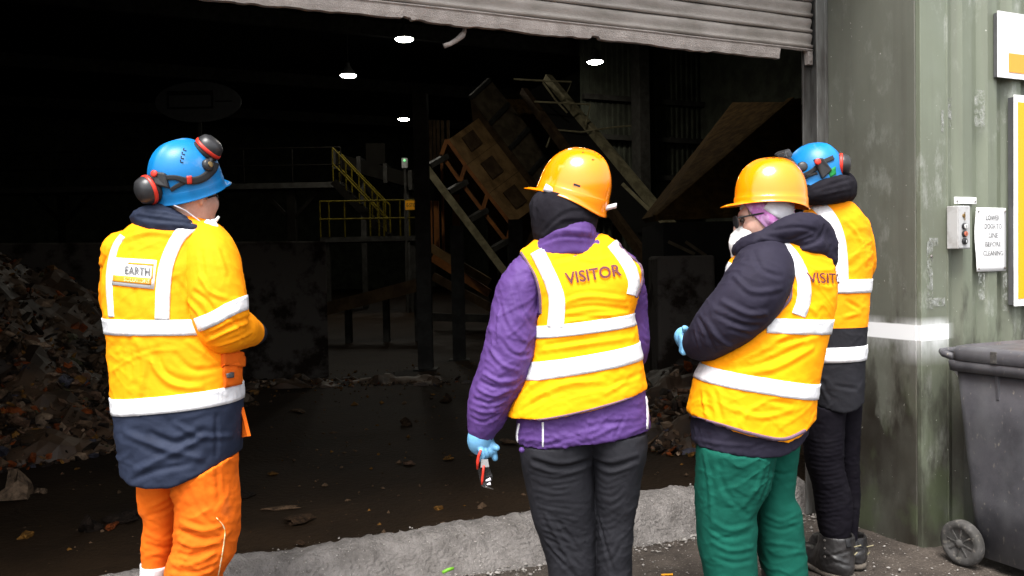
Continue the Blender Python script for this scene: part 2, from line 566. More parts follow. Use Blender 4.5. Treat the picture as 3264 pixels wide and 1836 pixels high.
# ================================================================== the setting
def wallmat(name, base, dirt, u_fade, seed=0.0, gloss=0.42):
    """Painted steel cladding: chalky bloom, rain streaks, a sprayed white line, mud and algae low down. Object space = (u, v, z)."""
    m = bpy.data.materials.new(name); m.use_nodes = True
    nt = m.node_tree; b = nt.nodes['Principled BSDF']; L = nt.links.new
    tc = _n(nt, 'ShaderNodeTexCoord'); sep = _n(nt, 'ShaderNodeSeparateXYZ'); L(tc.outputs['Object'], sep.inputs[0])
    def nz(scale, stretch=(1, 1, 1), detail=6, rough=0.6):
        mp = _n(nt, 'ShaderNodeMapping'); mp.inputs['Scale'].default_value = stretch; mp.inputs['Location'].default_value = (seed, seed * 1.7, seed * .3)
        L(tc.outputs['Object'], mp.inputs[0])
        x = _n(nt, 'ShaderNodeTexNoise'); x.inputs['Scale'].default_value = scale; x.inputs['Detail'].default_value = detail; x.inputs['Roughness'].default_value = rough
        L(mp.outputs[0], x.inputs['Vector']); return x.outputs[0]
    def mr(v, a, c, lo=0.0, hi=1.0):
        x = _n(nt, 'ShaderNodeMapRange'); x.inputs[1].default_value, x.inputs[2].default_value = a, c
        x.inputs[3].default_value, x.inputs[4].default_value = lo, hi
        L(v, x.inputs[0]); return x.outputs[0]
    def mth(op, a, c):
        x = _n(nt, 'ShaderNodeMath', operation=op)
        for i, v in enumerate((a, c)):
            if isinstance(v, (int, float)): x.inputs[i].default_value = v
            else: L(v, x.inputs[i])
        return x.outputs[0]
    def mix(f, a, c):
        x = _n(nt, 'ShaderNodeMix', data_type='RGBA')
        L(f, x.inputs[0])
        for i, v in ((6, a), (7, c)):
            if isinstance(v, tuple): x.inputs[i].default_value = (*v, 1)
            else: L(v, x.inputs[i])
        return x.outputs[2]
    z = sep.outputs[2]
    c = mix(mr(nz(3, (1, 1, .25)), .35, .7), tuple(k * 0.82 for k in base), base)
    streak = mth('MULTIPLY', mr(nz(16, (1, 1, .035), 4), .5, .72), 0.55 * dirt)
    c = mix(streak, c, (0.07, 0.068, 0.055))
    bloom = mth('MULTIPLY', mr(nz(9, (1, 1, .45), 8, .75), .52, .64), mr(nz(2.3, (1, 1, .5)), .48, .56))
    c = mix(mth('MULTIPLY', bloom, max(.12, .75 - .65 * dirt)), c, (0.45, 0.46, 0.43))
    blot = mth('MULTIPLY', mth('MULTIPLY', mr(nz(2.1, (1, 1, .45), 7, .65), .46, .60), mr(z, 2.3, 1.5)), .7 * dirt)
    c = mix(blot, c, (0.055, 0.048, 0.037))
    # mud and splash from the ground up
    lim = mth('ADD', z, mth('MULTIPLY', mth('SUBTRACT', nz(5, (1, 1, .35), 7), 0.5), 2.6))
    mud = mth('MULTIPLY', mr(lim, 0.88, 0.62), mr(nz(3.2, (1, 1, .5), 6), .3, .62, .35, 1.0))
    c = mix(mth('MULTIPLY', mud, 0.72 + 0.4 * dirt), c, (0.020, 0.0165, 0.0115))
    alg = mth('MULTIPLY', mth('MULTIPLY', mr(nz(4.5, (1, 1, .7), 7), .52, .66), mr(z, 0.95, 0.35)), 0.6)
    c = mix(alg, c, (0.065, 0.082, 0.040))
    # sprayed white line
    zz = mth('ADD', z, mth('MULTIPLY', mth('SUBTRACT', nz(6), .5), .008))
    core = mth('MULTIPLY', mr(zz, .956, .962), mr(zz, 1.036, 1.030))
    fog = mth('MULTIPLY', mth('MULTIPLY', mr(zz, .84, .95), mr(zz, 1.07, 1.03)), mr(nz(3.5, (1, 1, .4)), .40, .62, 0, .65))
    ln = mth('MULTIPLY', mth('MAXIMUM', core, fog), mr(sep.outputs[0], u_fade, u_fade - .09))
    c = mix(ln, c, (0.78, 0.79, 0.80))
    spk = mth('MULTIPLY', mr(nz(55, (1, 1, 1), 2), .735, .76), .6)
    c = mix(spk, c, (0.55, 0.54, 0.5))
    L(c, b.inputs['Base Color'])
    L(mr(nz(9), .3, .7, gloss - .06, gloss + .2), b.inputs['Roughness'])
    bp = _n(nt, 'ShaderNodeBump'); bp.inputs['Strength'].default_value = .12; bp.inputs['Distance'].default_value = .004
    L(nz(14, (1, 1, .5), 8), bp.inputs['Height']); L(bp.outputs[0], b.inputs['Normal'])
    return m
M = {}
M['clad'] = wallmat('olive_cladding', (0.160, 0.180, 0.130), 0.45, 0.24)
M['jamb'] = wallmat('olive_jamb', (0.112, 0.115, 0.092), .9, 9.0, 3.1, .5)
M['dark_steel'] = pmat('dark_steel', (0.055, 0.053, 0.048), (0.03, 0.028, 0.025), rough=.6, scale=5)
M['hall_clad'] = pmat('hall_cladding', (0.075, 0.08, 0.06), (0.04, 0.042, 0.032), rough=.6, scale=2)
M['roofing'] = pmat('hall_roofing', (0.02, 0.02, 0.018), rough=.9, scale=2)
M['guide'] = pmat('guide_steel', (0.18, 0.18, 0.17), (0.06, 0.055, 0.05), rough=.45, scale=9, stretch=(1, 1, .2), metal=.4)
M['slat'] = pmat('shutter_steel', (0.30, 0.27, 0.245), (0.20, 0.18, 0.158), rough=.75, scale=9, bump=.5, bs=170, bdist=.004, stretch=(.5, 1, 1), mixlo=.35, mixhi=.6)
M['slat_edge'] = pmat('shutter_edge', (0.34, 0.30, 0.275), (0.24, 0.21, 0.19), rough=.9, scale=14, bump=.8, bs=200, bdist=.006)
M['concrete'] = pmat('rough_concrete', (0.172, 0.158, 0.149), (0.080, 0.072, 0.066), rough=.9, scale=9, bump=1.0, bs=60, bdist=.02, mixlo=.3, mixhi=.62, detail=10)
M['ground'] = pmat('yard_dirt', (0.068, 0.054, 0.043), (0.022, 0.016, 0.012), rough=.85, scale=5, bump=.9, bs=70, bdist=.01, mixlo=.32, mixhi=.68, detail=10)
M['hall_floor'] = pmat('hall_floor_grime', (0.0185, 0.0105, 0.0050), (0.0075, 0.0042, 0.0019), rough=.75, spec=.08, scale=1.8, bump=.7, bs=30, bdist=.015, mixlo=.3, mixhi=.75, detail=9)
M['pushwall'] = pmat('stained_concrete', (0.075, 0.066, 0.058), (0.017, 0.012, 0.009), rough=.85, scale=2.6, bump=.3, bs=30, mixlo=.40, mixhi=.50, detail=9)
M['gravel'] = pmat('pale_grit', (0.34, 0.32, 0.30), (0.10, 0.088, 0.075), rough=.8, scale=40, bump=0)

# ground: one sheet, fine where the camera looks, out to the horizon
def spread(lo, hi, step, far):
    a = list(np.arange(lo, hi, step)); x = hi; s = step
    while x < far:
        a.append(x); s *= 1.6; x += s
    a.append(far); x = lo; s = step; pre = []
    while x > -far:
        s *= 1.6; x -= s; pre.append(max(x, -far))
    return np.array(sorted(pre) + a)
gu, gv = spread(-4.2, 1.6, .03, 400), spread(-1.9, 0.5, .03, 400)
GX, GY = np.meshgrid(gu, gv, indexing='ij')
GP = np.stack([GX.ravel(), GY.ravel(), np.zeros(GX.size)], 1)
near = np.clip(1 - np.maximum(np.abs(GP[:, 0] + 1.3) - 3, np.abs(GP[:, 1] + .7) - 1.3), 0, 1)
GP[:, 2] = near * (.006 * noise(GP, 3, 3) + .005 * noise(GP, 11, 4) + .003 * noise(GP, 31, 5)) - .004
inside = (GP[:, 1] > .32)
GP[inside, 2] = -.03
g = obj('ground', GP, grid_faces(len(gu), len(gv), flip=False), M['ground'], fr=BLD, smooth=True, loc=(0, 0, 0))
g['kind'] = 'structure'
# hall floor
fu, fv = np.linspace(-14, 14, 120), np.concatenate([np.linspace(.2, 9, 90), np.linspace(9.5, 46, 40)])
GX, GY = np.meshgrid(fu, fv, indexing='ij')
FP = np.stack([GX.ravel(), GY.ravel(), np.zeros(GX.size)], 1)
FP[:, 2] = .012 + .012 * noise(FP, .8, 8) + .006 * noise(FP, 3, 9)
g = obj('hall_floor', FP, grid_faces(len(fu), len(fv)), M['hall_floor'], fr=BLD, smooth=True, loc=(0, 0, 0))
g['kind'] = 'structure'
# threshold: a rough cast concrete upstand
cu = np.linspace(-5.0, .02, 620)
prof = [(.02, -.02), (.055, .012), (.085, .05), (.115, .10), (.145, .132), (.19, .146), (.25, .15), (.31, .148), (.345, .135), (.365, .09), (.375, .03), (.38, -.03)]
CP = np.array([(u, v, z) for u in cu for v, z in prof])
sh = noise(np.stack([CP[:, 0], CP[:, 0] * 0, CP[:, 0] * 0], 1), 1.3, 3)
CP[:, 1] += .035 * sh * (CP[:, 1] > .2) + .03 * noise(CP * np.array([1, 0, 0]), 2.1, 6) * (CP[:, 1] < .15) + .012 * noise(CP, 14, 21)
CP[:, 2] *= 1 + .10 * noise(CP * np.array([1, 0, 0]), 1.1, 5)
CP[:, 2] += .012 * noise(CP, 7, 22) + .009 * noise(CP, 22, 23) + .005 * noise(CP, 55, 24)
g = obj('concrete_threshold', CP, grid_faces(len(cu), len(prof), flip=False), M['concrete'], fr=BLD, smooth=True, loc=(-2, .2, 0))
tag(g, 'rough grey concrete upstand running along the bottom of the doorway', 'kerb')
# grit along its foot
def chips(n, pos, size, seed, nv=6):
    r = np.random.default_rng(seed); V, F = [], []
    oc = np.array([(1, 0, 0), (-1, 0, 0), (0, 1, 0), (0, -1, 0), (0, 0, 1), (0, 0, -1)], float)
    of = [(0, 2, 4), (2, 1, 4), (1, 3, 4), (3, 0, 4), (2, 0, 5), (1, 2, 5), (3, 1, 5), (0, 3, 5)]
    for i in range(n):
        p = pos(r); s = size(r)
        a = r.uniform(0, 6.28); c_, s_ = math.cos(a), math.sin(a)
        q = oc * r.uniform(.6, 1.3, (6, 3)) * s * np.array([1, .8, .6])
        q = np.stack([q[:, 0] * c_ - q[:, 1] * s_, q[:, 0] * s_ + q[:, 1] * c_, q[:, 2]], 1) + p
        k = len(V); V += q.tolist(); F += [tuple(x + k for x in f) for f in of]
    return V, F
def gpos(r):
    u = r.uniform(-2.9, .0)
    if r.random() < .62: return np.array([u, r.normal(.0, .05), .004])
    return np.array([u, r.uniform(-1.3, .0), .004])
V, F = chips(2300, gpos, lambda r: min(.0022 + r.exponential(.0028), .014), 3)
tag(obj('grit', V, F, M['gravel'], fr=BLD, loc=(-1.4, 0, 0)), 'pale grit and small stones scattered on the ground along the threshold', 'grit', kind='stuff')
V, F = chips(700, lambda r: np.array([r.uniform(-3, 0), r.uniform(.1, .33), .148]) + np.array([0, 0, r.normal(0, .004)]), lambda r: .0015 + r.exponential(.0018), 4)
tag(obj('threshold_grit', V, F, M['gravel'], fr=BLD, loc=(-1.4, .2, .14)), 'fine pale grit lying on top of the concrete threshold', 'grit', kind='stuff')

# ------------------------------------------------------------------ the hall
hall = thing('waste_hall', 'olive green steel clad waste hall with a wide open doorway', 'building', (0, 0, 0), BLD)
HB = dict(parent=hall, fr=BLD)
pu = [(0.0, 0.0), (.176, 0.0)]
flash = MB()
flash.box(.0, .176, -.626, -.60, -.02, 5.2)
flash.box(.168, .178, -.629, -.622, -.02, 5.2)
flash.build('corner_flashing', M['clad'], **HB, bevel=.003)
# box-profile sheeting right of the corner, one object per sheet
def sheet(u0, n, name):
    pts = [(u0, -.60)]
    u = u0
    for k in range(n):
        pts += [(u + .055, -.60), (u + .088, -.636), (u + .150, -.636), (u + .172, -.60)]
        u += .172
    zs = [-.02, .5, 1.0, 1.5, 2.0, 2.6, 5.2]
    V = [(a, b, z) for a, b in pts for z in zs]
    return obj(name, V, grid_faces(len(pts), len(zs), flip=True), M['clad'], **HB)
for k in range(6):
    sheet(.2155 - .04 + k * .172 * 6, 6, 'cladding_sheet')
# the jamb between the facade and the door track
jb = MB(); jb.box(-.004, .10, -.6, -.02, -.02, 5.2); jb.build('jamb_panel', M['jamb'], **HB, bevel=.004)
MB().box(.03, 9.0, -.58, .06, -.05, 5.2).build('front_wall_core', M['dark_steel'], **HB)
MB().box(-5.6, -5.0, -.60, .06, -.05, 5.2).build('left_pier', M['jamb'], **HB)
MB().box(-14, -5.6, -.62, .06, -.05, 5.2).build('left_wall', M['clad'], **HB)
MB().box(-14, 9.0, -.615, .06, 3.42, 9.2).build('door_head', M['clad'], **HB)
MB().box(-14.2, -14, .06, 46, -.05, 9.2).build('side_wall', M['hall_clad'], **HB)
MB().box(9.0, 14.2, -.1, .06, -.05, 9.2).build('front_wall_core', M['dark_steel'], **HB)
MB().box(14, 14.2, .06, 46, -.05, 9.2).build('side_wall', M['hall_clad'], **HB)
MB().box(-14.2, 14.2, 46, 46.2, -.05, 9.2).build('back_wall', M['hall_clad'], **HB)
MB().box(-14.4, 14.4, -.7, 46.4, 9.2, 9.4).build('roof', M['roofing'], **HB)
for v in (6, 14, 22, 30, 38):
    MB().box(-14, 14, v - .1, v + .1, 8.3, 8.75).build('roof_beam', M['dark_steel'], **HB)
# the far cladding seen past the machine, with its rails and post
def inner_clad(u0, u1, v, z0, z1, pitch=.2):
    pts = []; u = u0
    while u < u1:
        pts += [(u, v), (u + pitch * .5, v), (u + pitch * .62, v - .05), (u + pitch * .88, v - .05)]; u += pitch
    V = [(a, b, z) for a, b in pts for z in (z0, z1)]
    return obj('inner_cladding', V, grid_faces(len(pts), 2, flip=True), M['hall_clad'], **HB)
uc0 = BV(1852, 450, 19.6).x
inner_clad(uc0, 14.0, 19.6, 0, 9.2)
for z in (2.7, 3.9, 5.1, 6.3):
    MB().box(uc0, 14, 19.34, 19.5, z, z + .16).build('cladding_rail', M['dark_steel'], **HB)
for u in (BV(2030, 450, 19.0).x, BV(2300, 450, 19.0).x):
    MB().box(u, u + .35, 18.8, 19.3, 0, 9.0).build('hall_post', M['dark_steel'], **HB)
# door track
tr = MB(); tr.box(-.035, -.006, -.075, .04, 0, 3.4); tr.box(-.075, -.045, -.075, -.062, 0, 3.4); tr.box(-.075, -.045, -.004, .012, 0, 3.4)
rail = thing('guide_rail', 'dark steel roller shutter guide rail beside the olive jamb', 'guide rail', (-.03, 0, 0), BLD)
MB().box(-.028, -.007, -.078, .04, 0, 3.4).build('back_plate', M['guide'], rail, BLD, bevel=.003)
MB().box(-.082, -.028, -.078, -.066, 0, 3.4).build('flange', M['guide'], rail, BLD, bevel=.003)
MB().box(-.082, -.028, .02, .032, 0, 3.4).build('flange', M['guide'], rail, BLD, bevel=.003)

# ------------------------------------------------------------------ roller shutter
shut = thing('roller_shutter', 'dirty grey steel roller shutter raised above the doorway with a ragged lower edge', 'shutter', (-2.5, 0, 2.36), BLD)
us = np.linspace(-5.0, -.05, 60)
def slat_mesh(z):
    pr = [(-.010, .000), (-.016, .004), (-.019, .010), (-.015, .016), (-.004, .019), (-.001, .024), (-.004, .034), (-.010, .048), (-.012, .058), (-.009, .069), (-.002, .0765), (.004, .079), (.006, .0), (-.010, .0)]
    V = []
    for u in us:
        j = .0015 * math.sin(u * 9 + z * 31) + .001 * math.sin(u * 23)
        V += [(u, v + j, z + h) for v, h in pr]
    n = len(pr)
    return V, grid_faces(len(us), n, flip=True)
for k in range(12):
    z = 2.4295 + k * .0795
    V, F = slat_mesh(z)
    obj('slat', V, F, M['slat'], shut, BLD, smooth=True)
# bottom bar, its lower lip eaten away
bu = np.linspace(-5.0, -.05, 700)
rag = noise(np.stack([bu, bu * 0, bu * 0], 1), 5, 31) * .010 + noise(np.stack([bu, bu * 0, bu * 0], 1), 24, 32) * .006
rag += np.where(noise(np.stack([bu, bu * 0, bu * 0], 1), 9, 33) > .52, .016, 0)
rag = np.clip(rag * .6, -.004, .02) * np.clip((-.35 - bu) / .4, .15, 1)
low = 2.358 + rag
notch = (bu > -.265) & (bu < -.085)
low = np.where(notch, 2.416, low); low = np.where(bu >= -.085, 2.345, low)
V = []
for u, l in zip(bu, low):
    j = .002 * math.sin(u * 7)
    V += [(u, .012 + j, l), (u, -.014 + j, l), (u, -.017 + j, min(l + .02, 2.41)), (u, -.016 + j, 2.412), (u, -.022 + j, 2.418), (u, -.008 + j, 2.4275), (u, .012 + j, 2.4275)]
obj('bottom_bar', V, grid_faces(len(bu), 7, flip=True), M['slat_edge'], shut, BLD)
# scrap hanging under the shutter
sc = [W(1483, 70, 3.72), W(1480, 100, 3.71), W(1474, 112, 3.70), W(1455, 128, 3.69), W(1435, 140, 3.67), W(1415, 147, 3.66)]
SM = MB(); SM.tube(sc, [.003, .010, .014, .011, .010, .011], 8)
tag(SM.build('hanging_scrap', M['slat_edge'], smooth=True), 'pale torn strip of scrap dangling below the shutter edge', 'scrap')

# ------------------------------------------------------------------ signs and control box on the facade
M['sign_white'] = pmat('sign_white', (0.80, 0.80, 0.80), (0.72, 0.72, 0.72), rough=.35, scale=3, bump=0)
M['sign_orange'] = pmat('sign_orange', (0.80, 0.33, 0.035), (0.76, 0.30, 0.03), rough=.4, scale=3, bump=0)
M['sign_yellow'] = pmat('sign_yellow', (0.85, 0.36, 0.004), (0.80, 0.36, 0.05), rough=.4, scale=5, bump=0, mixlo=.3, mixhi=.42)
M['sign_back'] = pmat('sign_rail', (0.14, 0.14, 0.145), rough=.5, metal=.5)
M['pale_print'] = pmat('pale_print', (0.70, 0.70, 0.70), rough=.4, bump=0)
M['print'] = pmat('worn_print', (0.03, 0.03, 0.035), (0.40, 0.40, 0.40), rough=.5, scale=60, mixlo=.36, mixhi=.46, bump=0)
M['steel_box'] = pmat('grey_box_paint', (0.42, 0.42, 0.42), (0.28, 0.27, 0.26), rough=.45, scale=14, bump=.1, mixlo=.3, mixhi=.5)
M['screw'] = pmat('screw_metal', (0.45, 0.44, 0.42), (0.15, 0.12, 0.1), rough=.35, metal=.8, scale=60)
M['black_plastic'] = pmat('black_plastic', (0.022, 0.022, 0.024), (0.012, 0.012, 0.013), rough=.45, scale=20, bump=.1)
M['brass'] = pmat('dull_brass', (0.30, 0.2, 0.08), rough=.4, metal=.7, bump=0)
M['red_button'] = pmat('red_button', (0.5, 0.14, 0.08), rough=.4, bump=0)
M['white_button'] = pmat('white_button', (0.7, 0.7, 0.68), rough=.4, bump=0)
sg = thing('sign_board', 'white sign with an orange stripe high on the olive cladding', 'sign', (.9, -.66, 2.18), BLD)
MB().box(.468, 1.50, -.664, -.661, 2.187, 2.498).build('panel', M['sign_white'], sg, BLD)
MB().box(.545, 1.44, -.6665, -.6642, 2.215, 2.305).build('orange_stripe', M['sign_orange'], sg, BLD)
text_uvz('lettering', 'new', .56, .99, 2.335, 2.43, -.6645, M['pale_print'], sg, .0)
for z in (2.20, 2.44):
    MB().box(.478, 1.48, -.661, -.637, z, z + .04).build('mounting_rail', M['sign_back'], sg, BLD)
MB().box(.472, .482, -.661, -.64, 2.19, 2.49).build('mounting_rail', M['sign_back'], sg, BLD)
sg = thing('sign_board', 'tall yellow sign with a white border at the right edge of the wall', 'sign', (1.0, -.67, 1.1), BLD)
MB().box(.572, 1.45, -.672, -.668, 1.10, 2.11).build('panel', M['sign_white'], sg, BLD)
MB().box(.598, 1.41, -.6745, -.6723, 1.135, 2.075).build('yellow_field', M['sign_yellow'], sg, BLD)
MB().box(.578, .588, -.668, -.6362, 1.105, 2.10).build('mounting_rail', M['sign_back'], sg, BLD)
for z in (1.3, 1.85):
    MB().box(.62, 1.44, -.668, -.637, z, z + .04).build('mounting_rail', M['sign_back'], sg, BLD)
nt_ = thing('notice', 'white laminated notice with five lines of capitals screwed to the cladding', 'notice', (.455, -.645, 1.27), BLD)
nu_, nv_ = 9, 14
V = []
for a in np.linspace(0, 1, nu_):
    for b in np.linspace(0, 1, nv_):
        V.append((.350 + .211 * a - .004 * math.sin(b * 3.1) * (1 - a), -.6375 - .005 * math.sin(a * 3.1) - .004 * math.sin(b * 6 + 1) * (1 - a), 1.27 + .302 * b))
obj('sheet', V, grid_faces(nu_, nv_, flip=False), M['sign_white'], nt_, BLD, smooth=True).modifiers.new('s', 'SOLIDIFY').thickness = .0015
for (t, a, b), z in zip((('LOWER', .405, .500), ('DOOR TO', .395, .515), ('LINE', .425, .490), ('BEFORE', .400, .510), ('CLEANING', .385, .525)), (1.513, 1.472, 1.430, 1.388, 1.345)):
    text_uvz('lettering', t, a, b, z, z + .023, -.6485, M['print'], nt_, .012)
for a in (.363, .548):
    for b in (1.284, 1.556):
        MB().lathe([(.005, 0), (.005, .003), (.003, .005)], (a, -.641, b), (0, -1, 0), 8).build('screw', M['screw'], nt_, BLD)
cb = thing('control_box', 'grey steel door control box with key switch and three push buttons', 'control box', (.22, -.66, 1.38), BLD)
MB().box(.160, .240, -.690, -.632, 1.379, 1.576).build('box_body', M['steel_box'], cb, BLD, bevel=.003)
MB().box(.163, .237, -.6930, -.6902, 1.383, 1.572).build('face_plate', M['steel_box'], cb, BLD, bevel=.001)
MB().box(.200, .345, -.6455, -.6375, 1.588, 1.620).build('bracket', M['sign_white'], cb, BLD, bevel=.002)
for a_ in (.212, .333):
    MB().lathe([(.005, 0), (.005, .003)], (a_, -.6455, 1.599), (0, -1, 0), 8).build('screw', M['screw'], cb, BLD)
MB().lathe([(.009, 0), (.009, .004), (.006, .005)], (.194, -.6930, 1.530), (0, -1, 0), 12).build('key_switch', M['brass'], cb, BLD)
MB().box(.1925, .1955, -.7015, -.6982, 1.508, 1.546).build('key_slot', M['brass'], cb, BLD)
for z, mm in ((1.481, 'white_button'), (1.447, 'red_button'), (1.413, 'black_plastic')):
    r_ = MB().lathe([(.0150, 0), (.0150, .008), (.012, .010)], (.196, -.6930, z), (0, -1, 0), 16).build('push_button', M['black_plastic'], cb, BLD)
    MB().lathe([(.0112, .0102), (.0112, .013), (.009, .014)], (.196, -.6930, z), (0, -1, 0), 16).build('button_cap', M[mm], r_, BLD)
    MB().box(.1945, .1975, -.7080, -.7071, z - .006, z + .006).build('button_mark', M['sign_white' if mm == 'black_plastic' else 'black_plastic'], r_, BLD)
for k, (px, py) in enumerate(((3048, 433), (3048, 618), (2968, 817), (3063, 260))):
    p = BV(px, py, -.6)
    onfl = p.x < .17
    v0 = -.626 if onfl else -.60
    p = BV(px, py, v0)
    s_ = MB().lathe([(.008, 0), (.008, .004), (.004, .007)], (p.x, v0, p.z), (0, -1, 0), 8)
    s_.build('cladding_screw', M['screw'], **HB)

M['residue'] = pmat('tape_residue', (0.42, 0.43, 0.41), (0.28, 0.29, 0.26), rough=.8, scale=40, bump=.2)
_nt = M['residue'].node_tree; _t = _n(_nt, 'ShaderNodeTexCoord'); _x = _n(_nt, 'ShaderNodeTexNoise'); _x.inputs['Scale'].default_value = 26; _x.inputs['Detail'].default_value = 7; _x.inputs['Roughness'].default_value = .75
_m = _n(_nt, 'ShaderNodeMapRange'); _m.inputs[1].default_value, _m.inputs[2].default_value, _m.inputs[4].default_value = .44, .64, .6
_nt.links.new(_t.outputs['Object'], _x.inputs['Vector']); _nt.links.new(_x.outputs[0], _m.inputs[0]); _nt.links.new(_m.outputs[0], _nt.nodes['Principled BSDF'].inputs['Alpha'])
for x0, x1, y0, y1, v in ((2954, 2974, 768, 985, -.6285), (2974, 3012, 950, 975, -.6285), (2962, 2990, 758, 785, -.6285), (3020, 3042, 310, 405, -.6015), (3106, 3140, 285, 405, -.6375), (3118, 3139, 870, 955, -.6375), (3000, 3008, 350, 420, -.6285), (3196, 3210, 870, 990, -.6375)):
    p, q = BV(x0, y0, v), BV(x1, y1, v)
    MB().box(p.x, q.x, v - .0006, v, q.z, p.z).build('tape_residue', M['residue'], **HB)
# ------------------------------------------------------------------ wheelie bin
M['bin'] = pmat('bin_plastic', (0.072, 0.070, 0.078), (0.048, 0.047, 0.053), rough=.5, scale=9, bump=.25, bs=120, mixlo=.35, mixhi=.6)
def speckle(mat, col, scale=60, lo=.66, hi=.70, amt=.5, stretch=(1, 1, .4)):
    nt = mat.node_tree; b = nt.nodes['Principled BSDF']; L = nt.links.new
    tc = _n(nt, 'ShaderNodeTexCoord'); mp = _n(nt, 'ShaderNodeMapping'); mp.inputs['Scale'].default_value = stretch
    L(tc.outputs['Object'], mp.inputs[0])
    no = _n(nt, 'ShaderNodeTexNoise'); no.inputs['Scale'].default_value = scale; no.inputs['Detail'].default_value = 5
    L(mp.outputs[0], no.inputs['Vector'])
    mr = _n(nt, 'ShaderNodeMapRange'); mr.inputs[1].default_value, mr.inputs[2].default_value, mr.inputs[4].default_value = lo, hi, amt
    L(no.outputs[0], mr.inputs[0])
    mx = _n(nt, 'ShaderNodeMix', data_type='RGBA'); mx.inputs[7].default_value = (*col, 1)
    src = b.inputs['Base Color'].links[0].from_socket
    L(mr.outputs[0], mx.inputs[0]); L(src, mx.inputs[6]); L(mx.outputs[2], b.inputs['Base Color'])
speckle(M['bin'], (0.28, 0.25, 0.20), 60, .64, .74, .5, (1, 1, .5))
speckle(M['bin'], (0.11, 0.11, 0.115), 9, .45, .70, .5, (1, 1, .5))
speckle(M['concrete'], (0.5, 0.46, 0.43), 120, .66, .72, .7, (1, 1, 1))
speckle(M['concrete'], (0.07, 0.06, 0.05), 60, .66, .74, .7, (1, 1, 1))
speckle(M['ground'], (0.25, 0.22, 0.19), 90, .62, .70, .6, (1, 1, 1))
M['tyre'] = pmat('bin_tyre', (0.07, 0.066, 0.064), (0.035, 0.033, 0.03), rough=.8, scale=20, bump=.3)
speckle(M['tyre'], (0.25, 0.22, 0.18), 40, .58, .75, .5, (1, 1, 1))
U0, V0 = -.015, -.86
wb = thing('wheelie_bin', 'scuffed dark grey wheelie bin with its back against the olive wall', 'bin', (U0 + .25, V0 - .25, 0), BLD)
bd = MB()
def rring(z, du0, du1, v0, v1, r=.05, n=5):
    pts = []
    for (cx, cy, a0) in ((du1 - r, v1 - r, 0), (du0 + r, v1 - r, 90), (du0 + r, v0 + r, 180), (du1 - r, v0 + r, 270)):
        for k in range(n):
            a = R(a0 + 90 * k / (n - 1)); pts.append((cx + r * math.cos(a), cy + r * math.sin(a), z))
    return pts
rows = [rring(.045, U0 + .045, U0 + .44, V0 - .42, V0 + .0), rring(.30, U0 + .035, U0 + .455, V0 - .47, V0 + .025), rring(.62, U0 + .022, U0 + .47, V0 - .54, V0 + .055), rring(.86, U0 + .012, U0 + .48, V0 - .59, V0 + .075)]
Vb = sum(rows, []); n_ = 20
Fb = [(i * n_ + k, i * n_ + (k + 1) % n_, (i + 1) * n_ + (k + 1) % n_, (i + 1) * n_ + k) for i in range(3) for k in range(n_)]
Fb.append(tuple(range(n_))[::-1])
bo = obj('bin_body', Vb, Fb, M['bin'], wb, BLD, smooth=True); bo.modifiers.new('s', 'SOLIDIFY').thickness = .004
rim = [rring(.845, U0 + .005, U0 + .487, V0 - .60, V0 + .083), rring(.845, U0 - .008, U0 + .50, V0 - .615, V0 + .095), rring(.885, U0 - .012, U0 + .504, V0 - .62, V0 + .10), rring(.892, U0 - .006, U0 + .497, V0 - .613, V0 + .092)]
Vb = sum(rim, []); Fb = [(i * n_ + k, i * n_ + (k + 1) % n_, (i + 1) * n_ + (k + 1) % n_, (i + 1) * n_ + k) for i in range(3) for k in range(n_)]
obj('rim', Vb, Fb, M['bin'], wb, BLD, smooth=True)
lid = []
for z, e in ((.893, .012), (.905, .018), (.938, .018), (.952, .008), (.958, -.03), (.945, -.05), (.95, -.12)):
    lid.append(rring(z, U0 - e, U0 + .49 + e, V0 - .605 - e, V0 + .06 + e * .5))
Vb = sum(lid, []); Fb = [(i * n_ + k, i * n_ + (k + 1) % n_, (i + 1) * n_ + (k + 1) % n_, (i + 1) * n_ + k) for i in range(6) for k in range(n_)]
Fb.append(tuple(6 * n_ + k for k in range(n_)))
ld = obj('lid', Vb, Fb, M['bin'], wb, BLD, smooth=True)
MB().tube([(U0 + .02, V0 + .06, .90), (U0 + .01, V0 + .115, .915), (U0 + .03, V0 + .14, .92), (U0 + .46, V0 + .14, .92), (U0 + .48, V0 + .115, .915), (U0 + .47, V0 + .06, .90)], .016, 10).build('handle', M['bin'], wb, BLD, smooth=True)
MB().box(U0 - .020, U0 - .002, V0 - .16, V0 - .13, .895, .945).build('lid_clip', M['tyre'], ld, BLD, bevel=.003)
for v in (-.14, -.30, -.46):
    MB().add([(U0 + .014, V0 + v - .009, .845), (U0 + .014, V0 + v + .009, .845), (U0 + .0035, V0 + v + .006, .845), (U0 + .0035, V0 + v - .006, .845), (U0 + .019, V0 + v - .009, .74), (U0 + .019, V0 + v + .009, .74), (U0 + .014, V0 + v + .006, .742), (U0 + .014, V0 + v - .006, .742)],
              [(0, 1, 2, 3), (7, 6, 5, 4), (0, 4, 5, 1), (1, 5, 6, 2), (2, 6, 7, 3), (3, 7, 4, 0)]).build('rib', M['bin'], wb, BLD)
MB().add([(U0 + .03, V0 + .02, .85), (U0 + .03, V0 + .09, .85), (U0 + .03, V0 + .03, .78), (U0 + .036, V0 + .02, .85), (U0 + .036, V0 + .09, .85), (U0 + .036, V0 + .03, .78)], [(0, 1, 2), (5, 4, 3), (0, 3, 4, 1), (1, 4, 5, 2), (2, 5, 3, 0)]).build('gusset', M['steel_box'], wb, BLD)
